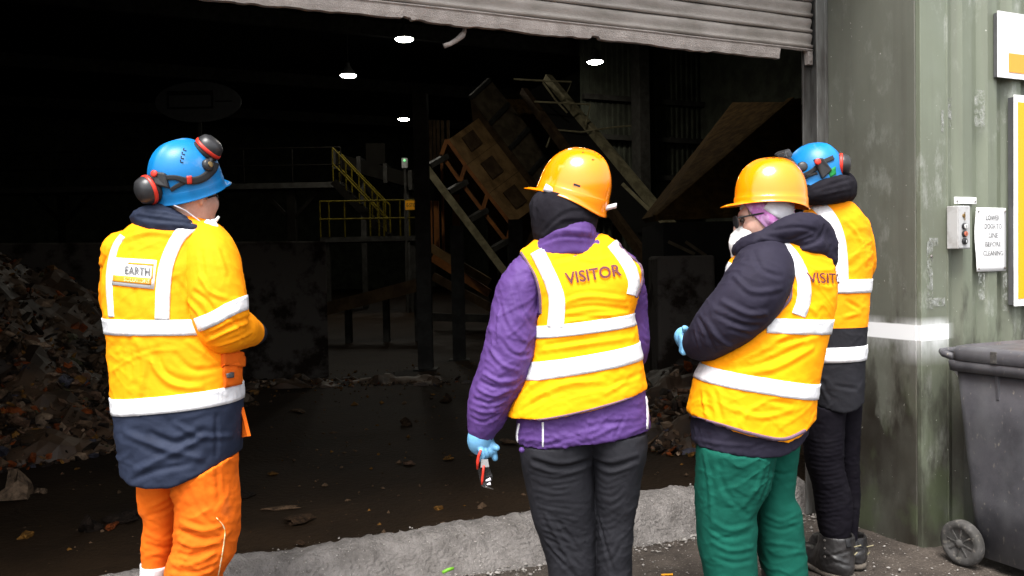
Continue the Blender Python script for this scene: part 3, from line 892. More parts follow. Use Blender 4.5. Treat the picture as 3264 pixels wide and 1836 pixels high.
for uu in (U0 - .03, U0 + .47):
    w_ = MB().lathe([(.062, .004), (.066, 0), (.085, -.002), (.097, .006), (.098, .036), (.088, .045), (.06, .045)], (uu, V0 + .01, .098), (1, 0, 0), 32).build('wheel', M['tyre'], wb, BLD, smooth=True)
    MB().lathe([(.063, .006), (.063, .02), (.03, .014), (.018, .004), (.017, -.004), (.008, -.008)], (uu, V0 + .01, .098), (1, 0, 0), 24).build('hub', M['tyre'], w_, BLD, smooth=True)
    for k in range(8):
        a = R(45 * k + 10)
        MB().beam((uu + .006, V0 + .01 + .016 * math.cos(a), .098 + .016 * math.sin(a)), (uu + .006, V0 + .01 + .062 * math.cos(a), .098 + .062 * math.sin(a)), .006, .010, (1, 0, 0)).build('spoke', M['tyre'], w_, BLD)
MB().tube([(U0 - .01, V0 + .01, .098), (U0 + .47, V0 + .01, .098)], .01, 8).build('axle', M['dark_steel'], wb, BLD)

# ================================================================== inside the hall
M['lamp_glow'] = emat('lamp_glow', (1.0, 0.95, 0.82), 48)
M['lamp_shell'] = pmat('lamp_shell', (0.1, 0.1, 0.1), rough=.5, metal=.4)
for (px, py, wpx), lb in zip(((1289, 124, 60), (1110, 240, 52), (1897, 197, 52), (1287, 380, 36)),
                             ('round high bay lamp nearest the shutter edge, topmost of the left lamps', 'round high bay lamp lowest of the upper left pair', 'round high bay lamp glowing alone right of centre', 'small far high bay lamp above the conveyor')):
    Y = FPX * .45 / wpx; p = W(px, py, Y)
    t = thing('high_bay_lamp', lb, 'lamp', p, ID, 'high bay lamps in the hall')
    MB().lathe([(.215, -.004), (.19, -.03), (.1, -.045), (.01, -.05)], p, (0, 0, 1), 32).build('diffuser', M['lamp_glow'], t, smooth=True)
    MB().lathe([(.226, 0), (.232, .01), (.2, .08), (.12, .16), (.06, .26), (.05, .34)], p, (0, 0, 1), 32).build('reflector', M['lamp_shell'], t, smooth=True)
    MB().tube([p + Vector((0, 0, .3)), Vector((p.x, p.y, 9.2))], .008, 6).build('suspension_rod', M['dark_steel'], t)

p = Vector((0.2, 12.5, 6.9))  # extra lamp added out of sight above the shutter to light the machine
t = thing('high_bay_lamp', 'added high bay lamp, unseen above the shutter, brightening the machine', 'lamp', p, ID, 'high bay lamps in the hall')
MB().lathe([(.215, -.004), (.19, -.03), (.1, -.045), (.01, -.05)], p, (0, 0, 1), 32).build('diffuser', M['lamp_glow'], t, smooth=True)
MB().lathe([(.226, 0), (.232, .01), (.2, .08), (.12, .16), (.06, .26), (.05, .34)], p, (0, 0, 1), 32).build('reflector', M['lamp_shell'], t, smooth=True)
MB().tube([p + Vector((0, 0, .3)), Vector((p.x, p.y, 9.2))], .008, 6).build('suspension_rod', M['dark_steel'], t)
M['rust_steel'] = pmat('brown_sheet', (0.22, 0.135, 0.060), (0.11, 0.066, 0.028), rough=.7, scale=3.5, bump=.2, bs=30, mixlo=.35, mixhi=.62)
M['orange_paint'] = pmat('orange_machine_paint', (0.33, 0.115, 0.018), (0.18, 0.06, 0.01), rough=.6, scale=4, bump=.15)
M['grey_steel'] = pmat('dusty_steel', (0.11, 0.086, 0.055), (0.055, 0.042, 0.027), rough=.65, scale=4, bump=.2)
M['dust_beam'] = pmat('dusty_beam', (0.38, 0.34, 0.21), (0.19, 0.165, 0.10), rough=.8, scale=5, bump=.3)
M['yellow_rail'] = pmat('yellow_rail_paint', (0.11, 0.085, 0.006), (0.05, 0.038, 0.003), rough=.6, scale=6, bump=0)
M['rust_dark'] = pmat('dark_brown_steel', (0.085, 0.055, 0.03), (0.04, 0.025, 0.014), rough=.75, scale=4, bump=.2)
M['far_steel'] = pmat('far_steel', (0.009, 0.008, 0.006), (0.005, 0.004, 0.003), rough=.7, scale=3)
M['black_belt'] = pmat('black_rubber', (0.018, 0.017, 0.016), rough=.8, scale=4)
M['hopper'] = pmat('dust_caked_hopper', (0.115, 0.068, 0.022), (0.055, 0.031, 0.011), rough=.95, scale=9, bump=.9, bs=60, bdist=.02)

for _k in ('far_steel', 'dark_steel', 'yellow_rail', 'pushwall', 'black_belt', 'hall_clad', 'roofing', 'rust_steel', 'rust_dark', 'grey_steel', 'hopper', 'dust_beam'):
    M[_k].node_tree.nodes['Principled BSDF'].inputs['Specular IOR Level'].default_value = .05
# concrete push wall
e = BZ(1050, 1205); 
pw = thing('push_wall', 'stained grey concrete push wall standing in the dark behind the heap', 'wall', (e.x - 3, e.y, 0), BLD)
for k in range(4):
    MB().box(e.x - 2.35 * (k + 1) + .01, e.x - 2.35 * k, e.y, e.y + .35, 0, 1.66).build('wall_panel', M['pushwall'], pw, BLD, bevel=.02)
# steel posts of the machine deck
def post(name, lb, px, py0, py1, wpx, mat, Y=None):
    b = BLD @ BZ(px, py1) if Y is None else Vector((W(px, py1, Y).x, Y, 0))
    wd = wpx / FPX * b.y; top = W(px, py0, b.y).z
    t = thing(name, lb, 'post', (b.x, b.y, 0))
    for s_ in (-1, 1):
        MB().box(b.x - wd / 2, b.x + wd / 2, b.y + s_ * wd * .42 - .008, b.y + s_ * wd * .42 + .008, 0, top).build('flange', mat, t)
    MB().box(b.x - .006, b.x + .006, b.y - wd * .42, b.y + wd * .42, 0, top).build('web', mat, t)
    MB().box(b.x - wd * .8, b.x + wd * .8, b.y - wd * .8, b.y + wd * .8, 0, .025).build('base_plate', mat, t)
post('steel_post', 'dark steel post standing left of the brown screening machine', 1358, 300, 1180, 46, M['dark_steel'])
post('steel_post', 'dark steel post under the middle of the screening machine', 1465, 720, 1150, 40, M['dark_steel'])
post('steel_post', 'dark steel post under the low end of the screening machine', 1650, 700, 1130, 46, M['dark_steel'])

# screening machine: an inclined box on long beams, its near side a row of framed openings
YM = 17.0
sm_ = thing('screening_machine', 'brown inclined screening machine with framed side openings on dusty beams', 'machine', (W(1560, 900, YM).x, YM, 0))
Nn = [W(1426, 447, YM), W(1484, 529, YM), W(1554, 620, YM), W(1630, 716, YM)]
Mn = [W(1408, 495, YM), W(1468, 580, YM), W(1538, 672, YM), W(1616, 772, YM)]
Fn = [W(1523, 378, YM + 1.1), W(1581, 457, YM + 1.1), W(1651, 548, YM + 1.1), W(1728, 646, YM + 1.1)]
for i in range(3):
    MB().quadslab([Nn[i].lerp(Nn[i + 1], .006), Nn[i].lerp(Nn[i + 1], .994), Fn[i].lerp(Fn[i + 1], .994), Fn[i].lerp(Fn[i + 1], .006)], .04).build('top_sheet', M['rust_steel'], sm_)
    nrm = (Nn[i + 1] - Nn[i]).cross(Fn[i] - Nn[i]).normalized()
    if nrm.y > 0: nrm = -nrm
    def on(s, t): return (Nn[i].lerp(Nn[i + 1], s)).lerp(Fn[i].lerp(Fn[i + 1], s), t) + nrm * .035
    MB().quadslab([on(.2, .3), on(.75, .3), on(.75, .66), on(.2, .66)], .03).build('access_cover', M['rust_dark'], sm_)
    back = Vector((.04, .25, .02))
    MB().quadslab([Nn[i] + back, Nn[i + 1] + back, Mn[i + 1] + back, Mn[i] + back], .03).build('side_sheet', M['rust_dark'], sm_)
    for A_, B_ in ((Nn[i], Nn[i + 1]), (Mn[i], Mn[i + 1])):
        MB().beam(A_, B_, .16, .07).build('side_frame', M['orange_paint'], sm_)
for i in range(4):
    MB().beam(Nn[i] + Vector((0, -.02, 0)), Mn[i] + Vector((0, -.02, 0)), .16, .08).build('side_frame', M['orange_paint'], sm_)
MB().quadslab([Fn[0] + Vector((0, .06, 0)), Fn[3] + Vector((0, .06, 0)), Mn[3] + Vector((.5, 1.1, -.3)), Mn[0] + Vector((.5, 1.1, -.3))], .04).build('far_side_sheet', M['rust_dark'], sm_)
MB().quadslab([Mn[0] + Vector((.02, .05, -.05)), Mn[3] + Vector((.02, .05, -.05)), Mn[3] + Vector((.5, 1.05, -.35)), Mn[0] + Vector((.5, 1.05, -.35))], .04).build('under_sheet', M['rust_dark'], sm_)
MB().beam(W(1342, 512, YM - .4), W(1640, 908, YM - .4), .16, .14).build('side_beam', M['dust_beam'], sm_)
for px, py in ((1388, 520), (1450, 602), (1515, 692), (1585, 788)):
    MB().beam(W(px - 22, py + 10, YM - .35), W(px + 34, py - 22, YM - .05), .16, .10).build('bracket', M['dark_steel'], sm_)
for px, y0, y1, w_ in ((1372, 640, 800, 9), (1390, 640, 800, 16), (1408, 520, 800, 8), (1452, 620, 720, 24)):
    p0, p1 = W(px, y0, YM + .9), W(px, y1, YM + .9); wd = w_ / FPX * YM
    MB().box(p0.x - wd / 2, p0.x + wd / 2, YM + .85, YM + 1.0, p1.z, p0.z).build('upright', M['orange_paint'], sm_)
for px in (1372, 1384, 1396, 1410, 1428):
    p0, p1 = W(px, 385, YM + 1.4), W(px, 520, YM + 1.4)
    MB().box(p0.x - .03, p0.x + .03, YM + 1.35, YM + 1.45, p1.z, p0.z).build('upright', M['rust_dark'], sm_)
for p0, p1, mm in (((1373, 789), (1560, 900), 'rust_steel'), ((1378, 820), (1560, 935), 'orange_paint'), ((1380, 880), (1600, 1000), 'rust_dark'), ((1380, 1010), (1560, 1015), 'dark_steel')):
    MB().beam(W(*p0, YM + .3), W(*p1, YM + .2), .16, .16).build('lower_beam', M[mm], sm_)
for px in (1452, 1600):
    p0 = W(px, 720, YM + .6); MB().box(p0.x - .1, p0.x + .1, YM + .5, YM + .7, 0, p0.z).build('support_leg', M['dark_steel'], sm_)

# covered chute along its far side
ch = thing('covered_chute', 'grey brown panelled chute climbing behind the screening machine', 'chute', (W(1640, 600, YM + 2).x, YM + 2, 0))
A0, A1, B0, B1 = W(1500, 318, YM + 1.5), W(1752, 640, YM + 1.5), W(1566, 262, YM + 2.2), W(1812, 570, YM + 2.2)
for i in range(4):
    s0, s1 = i / 4 + .004, (i + 1) / 4 - .004
    MB().quadslab([A0.lerp(A1, s0), A0.lerp(A1, s1), B0.lerp(B1, s1), B0.lerp(B1, s0)], .05).build('cover_panel', M['grey_steel'], ch)
for i in range(5):
    p = A0.lerp(A1, i / 4) + Vector((0, -.06, .04)); q = A0.lerp(A1, min(1, i / 4 + .02)).lerp(B0.lerp(B1, i / 4), .9)
    MB().beam(p, q + Vector((0, -.08, .08)), .07, .09).build('strut', M['dark_steel'], ch)
MB().quadslab([A0, A1, A1 + Vector((.05, .1, -.6)), A0 + Vector((.05, .1, -.6))], .04).build('side_plate', M['rust_dark'], ch)
D0, D1 = W(1590, 318, YM + 2.3), W(1800, 580, YM + 2.3)
MB().quadslab([D0, D1, W(1872, 560, YM + 3.0), W(1716, 318, YM + 3.0)], .05).build('dust_slab', M['hopper'], ch)
for p in (A0, A1):
    MB().box(p.x + .3, p.x + .5, p.y + .6, p.y + .8, 0, p.z).build('support_leg', M['dark_steel'], ch)
# long inclined conveyor to the right
YC = 16.5
cv = thing('inclined_conveyor', 'long inclined conveyor with a dusty pale edge beam and hoop rails', 'conveyor', (W(1950, 700, YC).x, YC, 0))
C0, C1 = W(1745, 247, YC + 2.5), W(2235, 832, YC - 1.0)
E0, E1 = W(1668, 290, YC + 2.0), W(2100, 880, YC - 1.4)
MB().beam(C0, C1, .17, .15).build('edge_beam', M['dust_beam'], cv)
MB().beam(E0, E1, .14, .16).build('edge_beam', M['rust_dark'], cv)
MB().quadslab([C0 + Vector((0, 0, -.1)), C1 + Vector((0, 0, -.1)), E1 + Vector((0, 0, -.08)), E0 + Vector((0, 0, -.08))], .04).build('belt', M['black_belt'], cv)
MB().beam(W(1984, 586, YC - 1.2), W(2210, 806, YC - 1.6), .05, .06).build('lower_rail', M['dust_beam'], cv)
for s_ in (.12, .5, .9):
    p, q = C0.lerp(C1, s_), E0.lerp(E1, s_)
    MB().box(p.x - .09, p.x + .09, p.y + .08, p.y + .26, 0, p.z - .1).build('support_leg', M['dark_steel'], cv)
    MB().beam(p + Vector((0, 0, -.18)), q + Vector((0, 0, -.18)), .09, .09).build('cross_member', M['dark_steel'], cv)
for hp in ([(1637, 252), (1700, 256), (1822, 261), (1797, 318)], [(1703, 324), (1790, 328), (1882, 333), (1866, 398)], [(1742, 470), (1761, 413), (1852, 421), (1960, 405), (2012, 401)], [(1730, 262), (1772, 320), (1808, 360)]):
    MB().tube([W(px, py, YC + 1.2) for px, py in hp], .020, 6).build('hoop_rail', M['dust_beam'], cv)
# low conveyor beyond the push wall
lc = thing('low_conveyor', 'dim grey conveyor rising right beyond the end of the concrete wall', 'conveyor', (W(1200, 950, 15).x, 15, 0))
MB().beam(W(1040, 985, 15), W(1345, 905, 15), .6, .22).build('casing', M['rust_dark'], lc)
for px in (1110, 1230, 1330):
    p = W(px, 985 - (px - 1040) * .262, 15); MB().box(p.x - .05, p.x + .05, 14.9, 15.1, 0, p.z).build('support_leg', M['dark_steel'], lc)

# hopper at the right
hp_ = thing('feed_hopper', 'large dust caked brown hopper in the dark right of the conveyor', 'hopper', (W(2400, 700, 8.6).x, 8.6, 0))
a, b, c_, d_ = W(2100, 695, 8.2), W(2520, 332, 9.4), W(2800, 300, 9.4), W(2740, 672, 8.2)
MB().quadslab([a, d_, c_, b], .06).build('front_plate', M['hopper'], hp_)
a2, b2 = a + Vector((.1, 1.6, .05)), b + Vector((-.2, 1.6, .3))
MB().quadslab([a, b, b2, a2], .06).build('side_plate', M['hopper'], hp_)
MB().beam(a + Vector((-.03, -.05, 0)), b + Vector((0, -.05, .03)), .07, .07).build('lip', M['hopper'], hp_)
MB().beam(b, c_, .09, .09).build('lip', M['hopper'], hp_)
MB().box(a.x + .05, d_.x, 8.25, 9.6, 1.05, a.z - .04).build('hopper_base', M['black_belt'], hp_)
for px in (2150, 2620):
    x_ = W(px, 900, 8.4).x
    MB().box(x_ - .09, x_ + .09, 8.35, 8.53, 0, 1.08).build('support_leg', M['dark_steel'], hp_)
for p0, p1 in (((2130, 770), (2215, 810)), ((2185, 770), (2250, 815))):
    MB().beam(W(*p0, 8.15), W(*p1, 8.1), .025, .03).build('scraper_bar', M['grey_steel'], hp_)
bb = W(2170, 1010, 7.9)
tag(MB().box(bb.x - .25, bb.x + .28, 7.7, 8.2, 0, W(2170, 815, 7.7).z).build('concrete_block', M['pushwall'], bevel=.03), 'dark grey concrete block standing below the brown hopper', 'block')

# far walkway, stair and conveyor
YF = 25.0
up_ = thing('upper_walkway', 'dark steel walkway with handrails across the back of the hall at left', 'walkway', (W(500, 600, YF).x, YF, 0))
x0, x1 = W(-150, 590, YF).x, W(1088, 590, YF).x
zd = W(600, 588, YF).z
MB().box(x0, x1, YF, YF + 1.0, zd - .16, zd).build('deck', M['dark_steel'], up_)
for k, dz in enumerate((.5, 1.0)):
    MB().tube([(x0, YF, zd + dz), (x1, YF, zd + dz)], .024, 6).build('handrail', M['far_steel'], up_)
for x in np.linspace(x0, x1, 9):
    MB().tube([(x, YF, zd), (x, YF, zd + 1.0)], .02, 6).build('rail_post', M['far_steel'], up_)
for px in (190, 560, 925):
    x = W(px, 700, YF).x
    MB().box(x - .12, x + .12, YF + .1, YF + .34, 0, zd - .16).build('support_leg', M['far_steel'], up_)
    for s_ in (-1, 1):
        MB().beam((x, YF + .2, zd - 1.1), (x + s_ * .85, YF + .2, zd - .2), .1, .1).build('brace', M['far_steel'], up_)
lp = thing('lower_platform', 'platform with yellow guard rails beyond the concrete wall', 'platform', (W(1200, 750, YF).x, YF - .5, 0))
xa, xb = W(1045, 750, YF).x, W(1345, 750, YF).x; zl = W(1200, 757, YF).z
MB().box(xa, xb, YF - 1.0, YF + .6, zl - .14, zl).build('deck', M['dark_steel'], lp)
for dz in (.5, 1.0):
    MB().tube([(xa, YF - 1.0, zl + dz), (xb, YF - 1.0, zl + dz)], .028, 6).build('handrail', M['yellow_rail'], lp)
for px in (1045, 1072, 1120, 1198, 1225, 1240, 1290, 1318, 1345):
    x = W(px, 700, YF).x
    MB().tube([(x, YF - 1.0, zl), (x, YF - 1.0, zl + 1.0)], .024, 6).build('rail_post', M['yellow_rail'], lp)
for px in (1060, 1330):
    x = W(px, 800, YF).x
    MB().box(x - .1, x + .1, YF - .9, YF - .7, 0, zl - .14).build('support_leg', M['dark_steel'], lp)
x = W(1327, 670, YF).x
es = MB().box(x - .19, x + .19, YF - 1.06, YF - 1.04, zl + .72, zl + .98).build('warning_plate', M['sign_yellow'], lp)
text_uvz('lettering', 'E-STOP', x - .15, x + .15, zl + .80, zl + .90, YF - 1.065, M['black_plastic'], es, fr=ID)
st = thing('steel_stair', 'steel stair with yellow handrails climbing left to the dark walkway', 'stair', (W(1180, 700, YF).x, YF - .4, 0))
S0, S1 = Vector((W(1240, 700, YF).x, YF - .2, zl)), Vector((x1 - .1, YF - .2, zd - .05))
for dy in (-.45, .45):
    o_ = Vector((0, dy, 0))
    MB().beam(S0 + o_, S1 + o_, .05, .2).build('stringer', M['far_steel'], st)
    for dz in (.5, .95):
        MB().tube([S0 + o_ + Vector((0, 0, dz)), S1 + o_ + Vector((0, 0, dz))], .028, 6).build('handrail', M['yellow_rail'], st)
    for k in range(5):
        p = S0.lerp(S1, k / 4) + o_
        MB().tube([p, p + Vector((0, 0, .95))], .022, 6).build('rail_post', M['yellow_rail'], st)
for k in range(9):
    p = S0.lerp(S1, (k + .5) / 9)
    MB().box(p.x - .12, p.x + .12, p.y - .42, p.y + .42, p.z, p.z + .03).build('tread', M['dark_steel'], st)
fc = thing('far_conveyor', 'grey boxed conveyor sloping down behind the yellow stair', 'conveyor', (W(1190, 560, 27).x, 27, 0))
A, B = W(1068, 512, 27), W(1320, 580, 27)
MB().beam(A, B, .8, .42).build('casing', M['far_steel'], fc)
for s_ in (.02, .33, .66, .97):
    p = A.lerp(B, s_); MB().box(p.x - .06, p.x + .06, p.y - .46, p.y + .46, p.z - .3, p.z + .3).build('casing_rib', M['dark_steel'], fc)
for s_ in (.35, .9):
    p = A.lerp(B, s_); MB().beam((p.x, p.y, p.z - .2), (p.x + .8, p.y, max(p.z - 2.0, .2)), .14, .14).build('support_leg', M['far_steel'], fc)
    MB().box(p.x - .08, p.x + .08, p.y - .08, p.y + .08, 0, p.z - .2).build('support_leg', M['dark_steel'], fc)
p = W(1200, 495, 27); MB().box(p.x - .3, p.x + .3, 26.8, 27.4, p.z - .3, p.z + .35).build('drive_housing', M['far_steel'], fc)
# small glowing lamp on a switch post
p = W(1290, 510, 24)
sl = thing('signal_post', 'slim switch post with a small green light right of the far conveyor', 'signal', (p.x, p.y, 0))
MB().box(p.x - .03, p.x + .03, p.y - .03, p.y + .03, 0, p.z).build('pole', M['dark_steel'], sl)
MB().box(p.x - .08, p.x + .08, p.y - .06, p.y + .04, p.z - .22, p.z + .05).build('switch_case', M['steel_box'], sl)
MB().lathe([(.035, 0), (.035, .02), (.02, .03)], (p.x, p.y - .06, p.z - .02), (0, -1, 0), 10).build('green_light', emat('green_glow', (.05, 1, .2), .25), sl)
# oval sign lost in the dark
p = W(632, 325, 28)
ov = thing('oval_sign', 'large oval sign barely visible in the dark above the left worker', 'sign', (p.x, 28, p.z - .7))
V = [(p.x + 1.40 * math.cos(t), y, p.z + .66 * math.sin(t)) for y in (27.98, 28.04) for t in np.linspace(0, 2 * math.pi, 48, endpoint=False)]
obj('panel', V, [tuple(range(48)), tuple(range(95, 47, -1))] + [(k, 48 + k, 48 + (k + 1) % 48, (k + 1) % 48) for k in range(48)], M['sign_back'], ov)
fm = MB()
for b4 in ((-1.0, .5, .22, .36), (-1.0, .5, -.22, -.16), (-1.0, -.94, -.16, .22), (.44, .5, -.16, .22)):
    fm.box(p.x + b4[0], p.x + b4[1], 27.95, 27.975, p.z + b4[2], p.z + b4[3])
fm.build('printed_frame', M['black_belt'], ov)
MB().box(p.x + .56, p.x + 1.1, 27.95, 27.975, p.z - .02, p.z + .02).build('printed_line', M['black_belt'], ov)
MB().box(p.x - .05, p.x + .05, 28.04, 28.14, 0, p.z).build('sign_post', M['dark_steel'], ov)

# ------------------------------------------------------------------ the heap of waste
WC = {'a': (0.13, 0.115, 0.095), 'b': (0.05, 0.04, 0.03), 'c': (0.26, 0.25, 0.23), 'd': (0.20, 0.065, 0.018), 'e': (0.055, 0.075, 0.14), 'f': (0.21, 0.14, 0.04), 'g': (0.02, 0.018, 0.017), 'h': (0.15, 0.12, 0.105), 'i': (0.07, 0.09, 0.06)}
WC = {k: (c[0] * 1.25, c[1] * .88, c[2] * .62) for k, c in WC.items()}
WM_ = {k: pmat('waste_' + k, tuple(min(.8, x * 1.15) for x in c), tuple(x * .3 for x in c), rough=.55, scale=2.2, bump=.6, bs=6, bdist=.02, mixlo=.38, mixhi=.6) for k, c in WC.items()}
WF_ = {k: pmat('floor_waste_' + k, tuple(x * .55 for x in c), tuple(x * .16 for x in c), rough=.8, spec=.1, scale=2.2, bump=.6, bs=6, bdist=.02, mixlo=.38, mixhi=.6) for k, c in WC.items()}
WB_ = {k: pmat('bit_waste_' + k, tuple(min(.8, x * .95) for x in c), tuple(x * .3 for x in c), rough=.7, spec=.15, scale=14, bump=.4, bs=60, bdist=.01) for k, c in WC.items()}
def lump(seed, st=(1, 1, 1), crumple=.35):
    bm = bmesh.new(); bmesh.ops.create_icosphere(bm, subdivisions=2, radius=1)
    V = np.array([v.co for v in bm.verts]); F = [tuple(v.index for v in f.verts) for f in bm.faces]; bm.free()
    k = 1 + crumple * noise(V, 1.6, seed) + .22 * noise(V, 4, seed + 1)
    return V * k[:, None] * np.array(st), F
LM = {}
for i in range(9):
    st_ = ((1, .8, .55), (1.2, .7, .3), (.8, .8, .8), (1.5, .5, .25), (1, 1, .4), (1.7, .35, .2), (.9, .7, .6), (1.2, .9, .25), (1, .6, .5))[i]
    V, F = lump(40 + i * 3, st_, .55)
    for k in WC:
        me = bpy.data.meshes.new('rubbish_piece'); me.from_pydata(V.tolist(), [], F); me.materials.append(WM_[k]); LM[i, k] = me
def piece(name, i, k, loc, s, parent=None, rot=None, dull=False):
    o = bpy.data.objects.new(name, LM[i, k])
    if dull:
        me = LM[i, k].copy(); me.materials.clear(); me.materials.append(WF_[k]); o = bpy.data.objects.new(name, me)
    COL.objects.link(o)
    o.rotation_euler = rot or (rnd.uniform(-.6, .6), rnd.uniform(-.6, .6), rnd.uniform(0, 6.28)); o.scale = (s, s, s)
    if parent: 
        o.parent = parent; loc = _wm(parent).inverted() @ Vector(loc)
    o.location = loc
    return o
def heap_thing(name, label, cx, cy, rx, ry, h, npc, nbits, smin_, smax_, pw_=1.25, seed=5, cond=None, bit=.045):
    t = thing(name, label, 'waste heap', (cx, cy, 0))
    r = np.random.default_rng(seed)
    n = 90; a = np.linspace(-1.05, 1.05, n); X, Y_ = np.meshgrid(a, a, indexing='ij')
    P = np.stack([cx + X.ravel() * rx, cy + Y_.ravel() * ry, np.zeros(n * n)], 1)
    def hz(P):
        q = np.sqrt(((P[:, 0] - cx) / rx) ** 2 + ((P[:, 1] - cy) / ry) ** 2) + .09 * noise(P, .9, seed) + .05 * noise(P, 2.2, seed + 1)
        return h * np.clip(1 - q, -.05, 1) ** 1 + .0
    P[:, 2] = np.maximum(hz(P), -.05) + .08 * noise(P, 4, seed + 2) + .05 * noise(P, 9, seed + 3)
    P[:, 2] = np.where(hz(P) <= 0.0, -.08, P[:, 2])
    o = obj('heap_core', P, grid_faces(n, n), WM_['b'], t, smooth=False); o['kind'] = 'stuff'
    keys = list('aaabbbchhgggdefi'); cnt = 0; tries = 0
    while cnt < npc and tries < 20000:
        tries += 1
        p = np.array([[cx + r.uniform(-1, 1) * rx, cy + r.uniform(-1, .4) * ry, 0]])
        z = hz(p)[0]
        if z < .01 or (cond and not cond(p[0], z)): continue
        s = smin_ + (smax_ - smin_) * r.random() ** 2.4
        piece('rubbish_piece', int(r.integers(9)), keys[int(r.integers(len(keys)))], (p[0, 0], p[0, 1], z + s * .15), s, t); cnt += 1
    shp = []
    for q in range(7):
        bm = bmesh.new(); bmesh.ops.create_icosphere(bm, subdivisions=1, radius=1)
        Vq = np.array([v.co for v in bm.verts]); Fq = np.array([[v.index for v in f.verts] for f in bm.faces]); bm.free()
        Vq = Vq * (1 + .55 * noise(Vq, 1.5, 70 + q))[:, None] * np.array(((1, .8, .65), (1.4, .6, .45), (.8, .8, .8), (1.8, .35, .3), (1, 1, .5), (1.2, .5, .6), (.9, .7, .5))[q]); shp.append((Vq, Fq))
    for (kk, frac) in (('a', .18), ('b', .22), ('h', .14), ('g', .19), ('c', .07), ('d', .08), ('f', .07), ('e', .03), ('i', .02)):
        Vs, Fs, n0 = [], [], 0
        for _ in range(int(nbits * frac)):
            for _t in range(30):
                p = np.array([[cx + r.uniform(-1, 1) * rx, cy + (r.uniform(-1.05, .35) if _ % 2 else r.uniform(-1.05, -.35)) * ry, 0]]); z = hz(p)[0]
                if z > -.04 * h: break
            s = bit * (.35 + r.exponential(.55)); Vq, Fq = shp[int(r.integers(7))]
            Mx = np.array(Euler((r.uniform(-.9, .9), r.uniform(-.9, .9), r.uniform(0, 6.28))).to_matrix())
            Vs.append((Vq * min(s, bit * 2.5)) @ Mx.T + np.array([p[0, 0], p[0, 1], max(z, 0) + .02])); Fs.append(Fq + n0); n0 += len(Vq)
        o = obj('loose_bits', np.concatenate(Vs), np.concatenate(Fs), WB_[kk], t); o['kind'] = 'stuff'
    return t
hc = W(-150, 900, 8.2)
heap_thing('waste_heap', 'tall heap of mixed shredded rubbish at the left inside the doorway', hc.x - .25, 8.0, 2.95, 3.1, 1.95, 290, 9500, .03, .09, seed=5, bit=.032)
hc = W(2230, 1400, 6.6)
heap_thing('waste_heap', 'low spread of dark rubbish behind the visitor in green trousers', hc.x + .25, 7.2, 1.4, 1.5, .5, 90, 1200, .025, .08, seed=15, bit=.03)
hc = W(900, 1200, 9.6)
heap_thing('waste_heap', 'thin line of debris lying along the foot of the concrete wall', hc.x, 9.75, 2.6, .35, .05, 40, 500, .012, .04, seed=25, bit=.014)
# single pieces lying on the floor
def floor_piece(px, py, i, k, s, lb, nm='litter_piece'):
    s *= .66 if px > 200 else .85
    p = BLD @ BZ(px, py, .02)
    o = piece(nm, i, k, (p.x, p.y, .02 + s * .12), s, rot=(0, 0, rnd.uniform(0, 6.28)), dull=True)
    return tag(o, lb, 'litter')
for a in ((280, 1690, 2, 'g', .10, 'round black lump lying on the floor left of the orange trousers'),
          (355, 1680, 3, 'd', .075, 'flat reddish scrap beside the black lump on the floor'),
          (395, 1655, 4, 'g', .12, 'flat black bag lying just left of the orange trousers'),
          (85, 1712, 8, 'f', .06, 'tan crumpled lump at the foot of the left heap'),
          (60, 1585, 2, 'c', .155, 'big pale grey bag at the front foot of the heap'),
          (137, 1570, 6, 'c', .055, 'small pale cube of rubbish at the front of the heap'),
          (815, 1291, 6, 'a', .07, 'pale stone sized lump near the left worker in the doorway'),
          (950, 1312, 3, 'a', .12, 'long pale scrap flat on the floor right of the left worker'),
          (1293, 1355, 2, 'b', .085, 'round brown lump in the middle of the hall floor'),
          (1430, 1462, 7, 'f', .05, 'tan leaf like scrap on the floor left of the blue glove'),
          (1302, 1478, 7, 'h', .06, 'flat pale scrap left of centre on the hall floor'),
          (895, 1625, 5, 'a', .09, 'bent pale strip on the floor beside the left worker'),
          (950, 1660, 4, 'b', .10, 'flattened brown clod near the threshold'),
          (1400, 1620, 7, 'f', .045, 'yellowish scrap just behind the concrete threshold'),
          (775, 1582, 4, 'g', .09, 'flat dark clod right of the orange trouser leg'),
          (1425, 1280, 2, 'b', .10, 'dark lump on the floor left of the purple sleeve'),
          (955, 1735, 8, 'b', .05, 'brown clod close behind the threshold at left'),
          (1620, 1410, 3, 'a', .10, 'flat pale scrap on the floor beside the purple sleeve')):
    floor_piece(*a)
def lpos(r):
    return np.array([r.uniform(-4.2, 1.0), r.uniform(.5, 7.5) , .018])
V, F = chips(900, lpos, lambda r: .004 + r.exponential(.007), 77)
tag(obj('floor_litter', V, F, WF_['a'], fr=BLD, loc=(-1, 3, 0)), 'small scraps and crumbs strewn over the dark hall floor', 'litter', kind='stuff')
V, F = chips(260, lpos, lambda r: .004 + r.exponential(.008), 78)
tag(obj('floor_litter', V, F, WF_['f'], fr=BLD, loc=(-1, 3, 0)), 'yellowish crumbs strewn thinly over the dark hall floor', 'litter', kind='stuff')
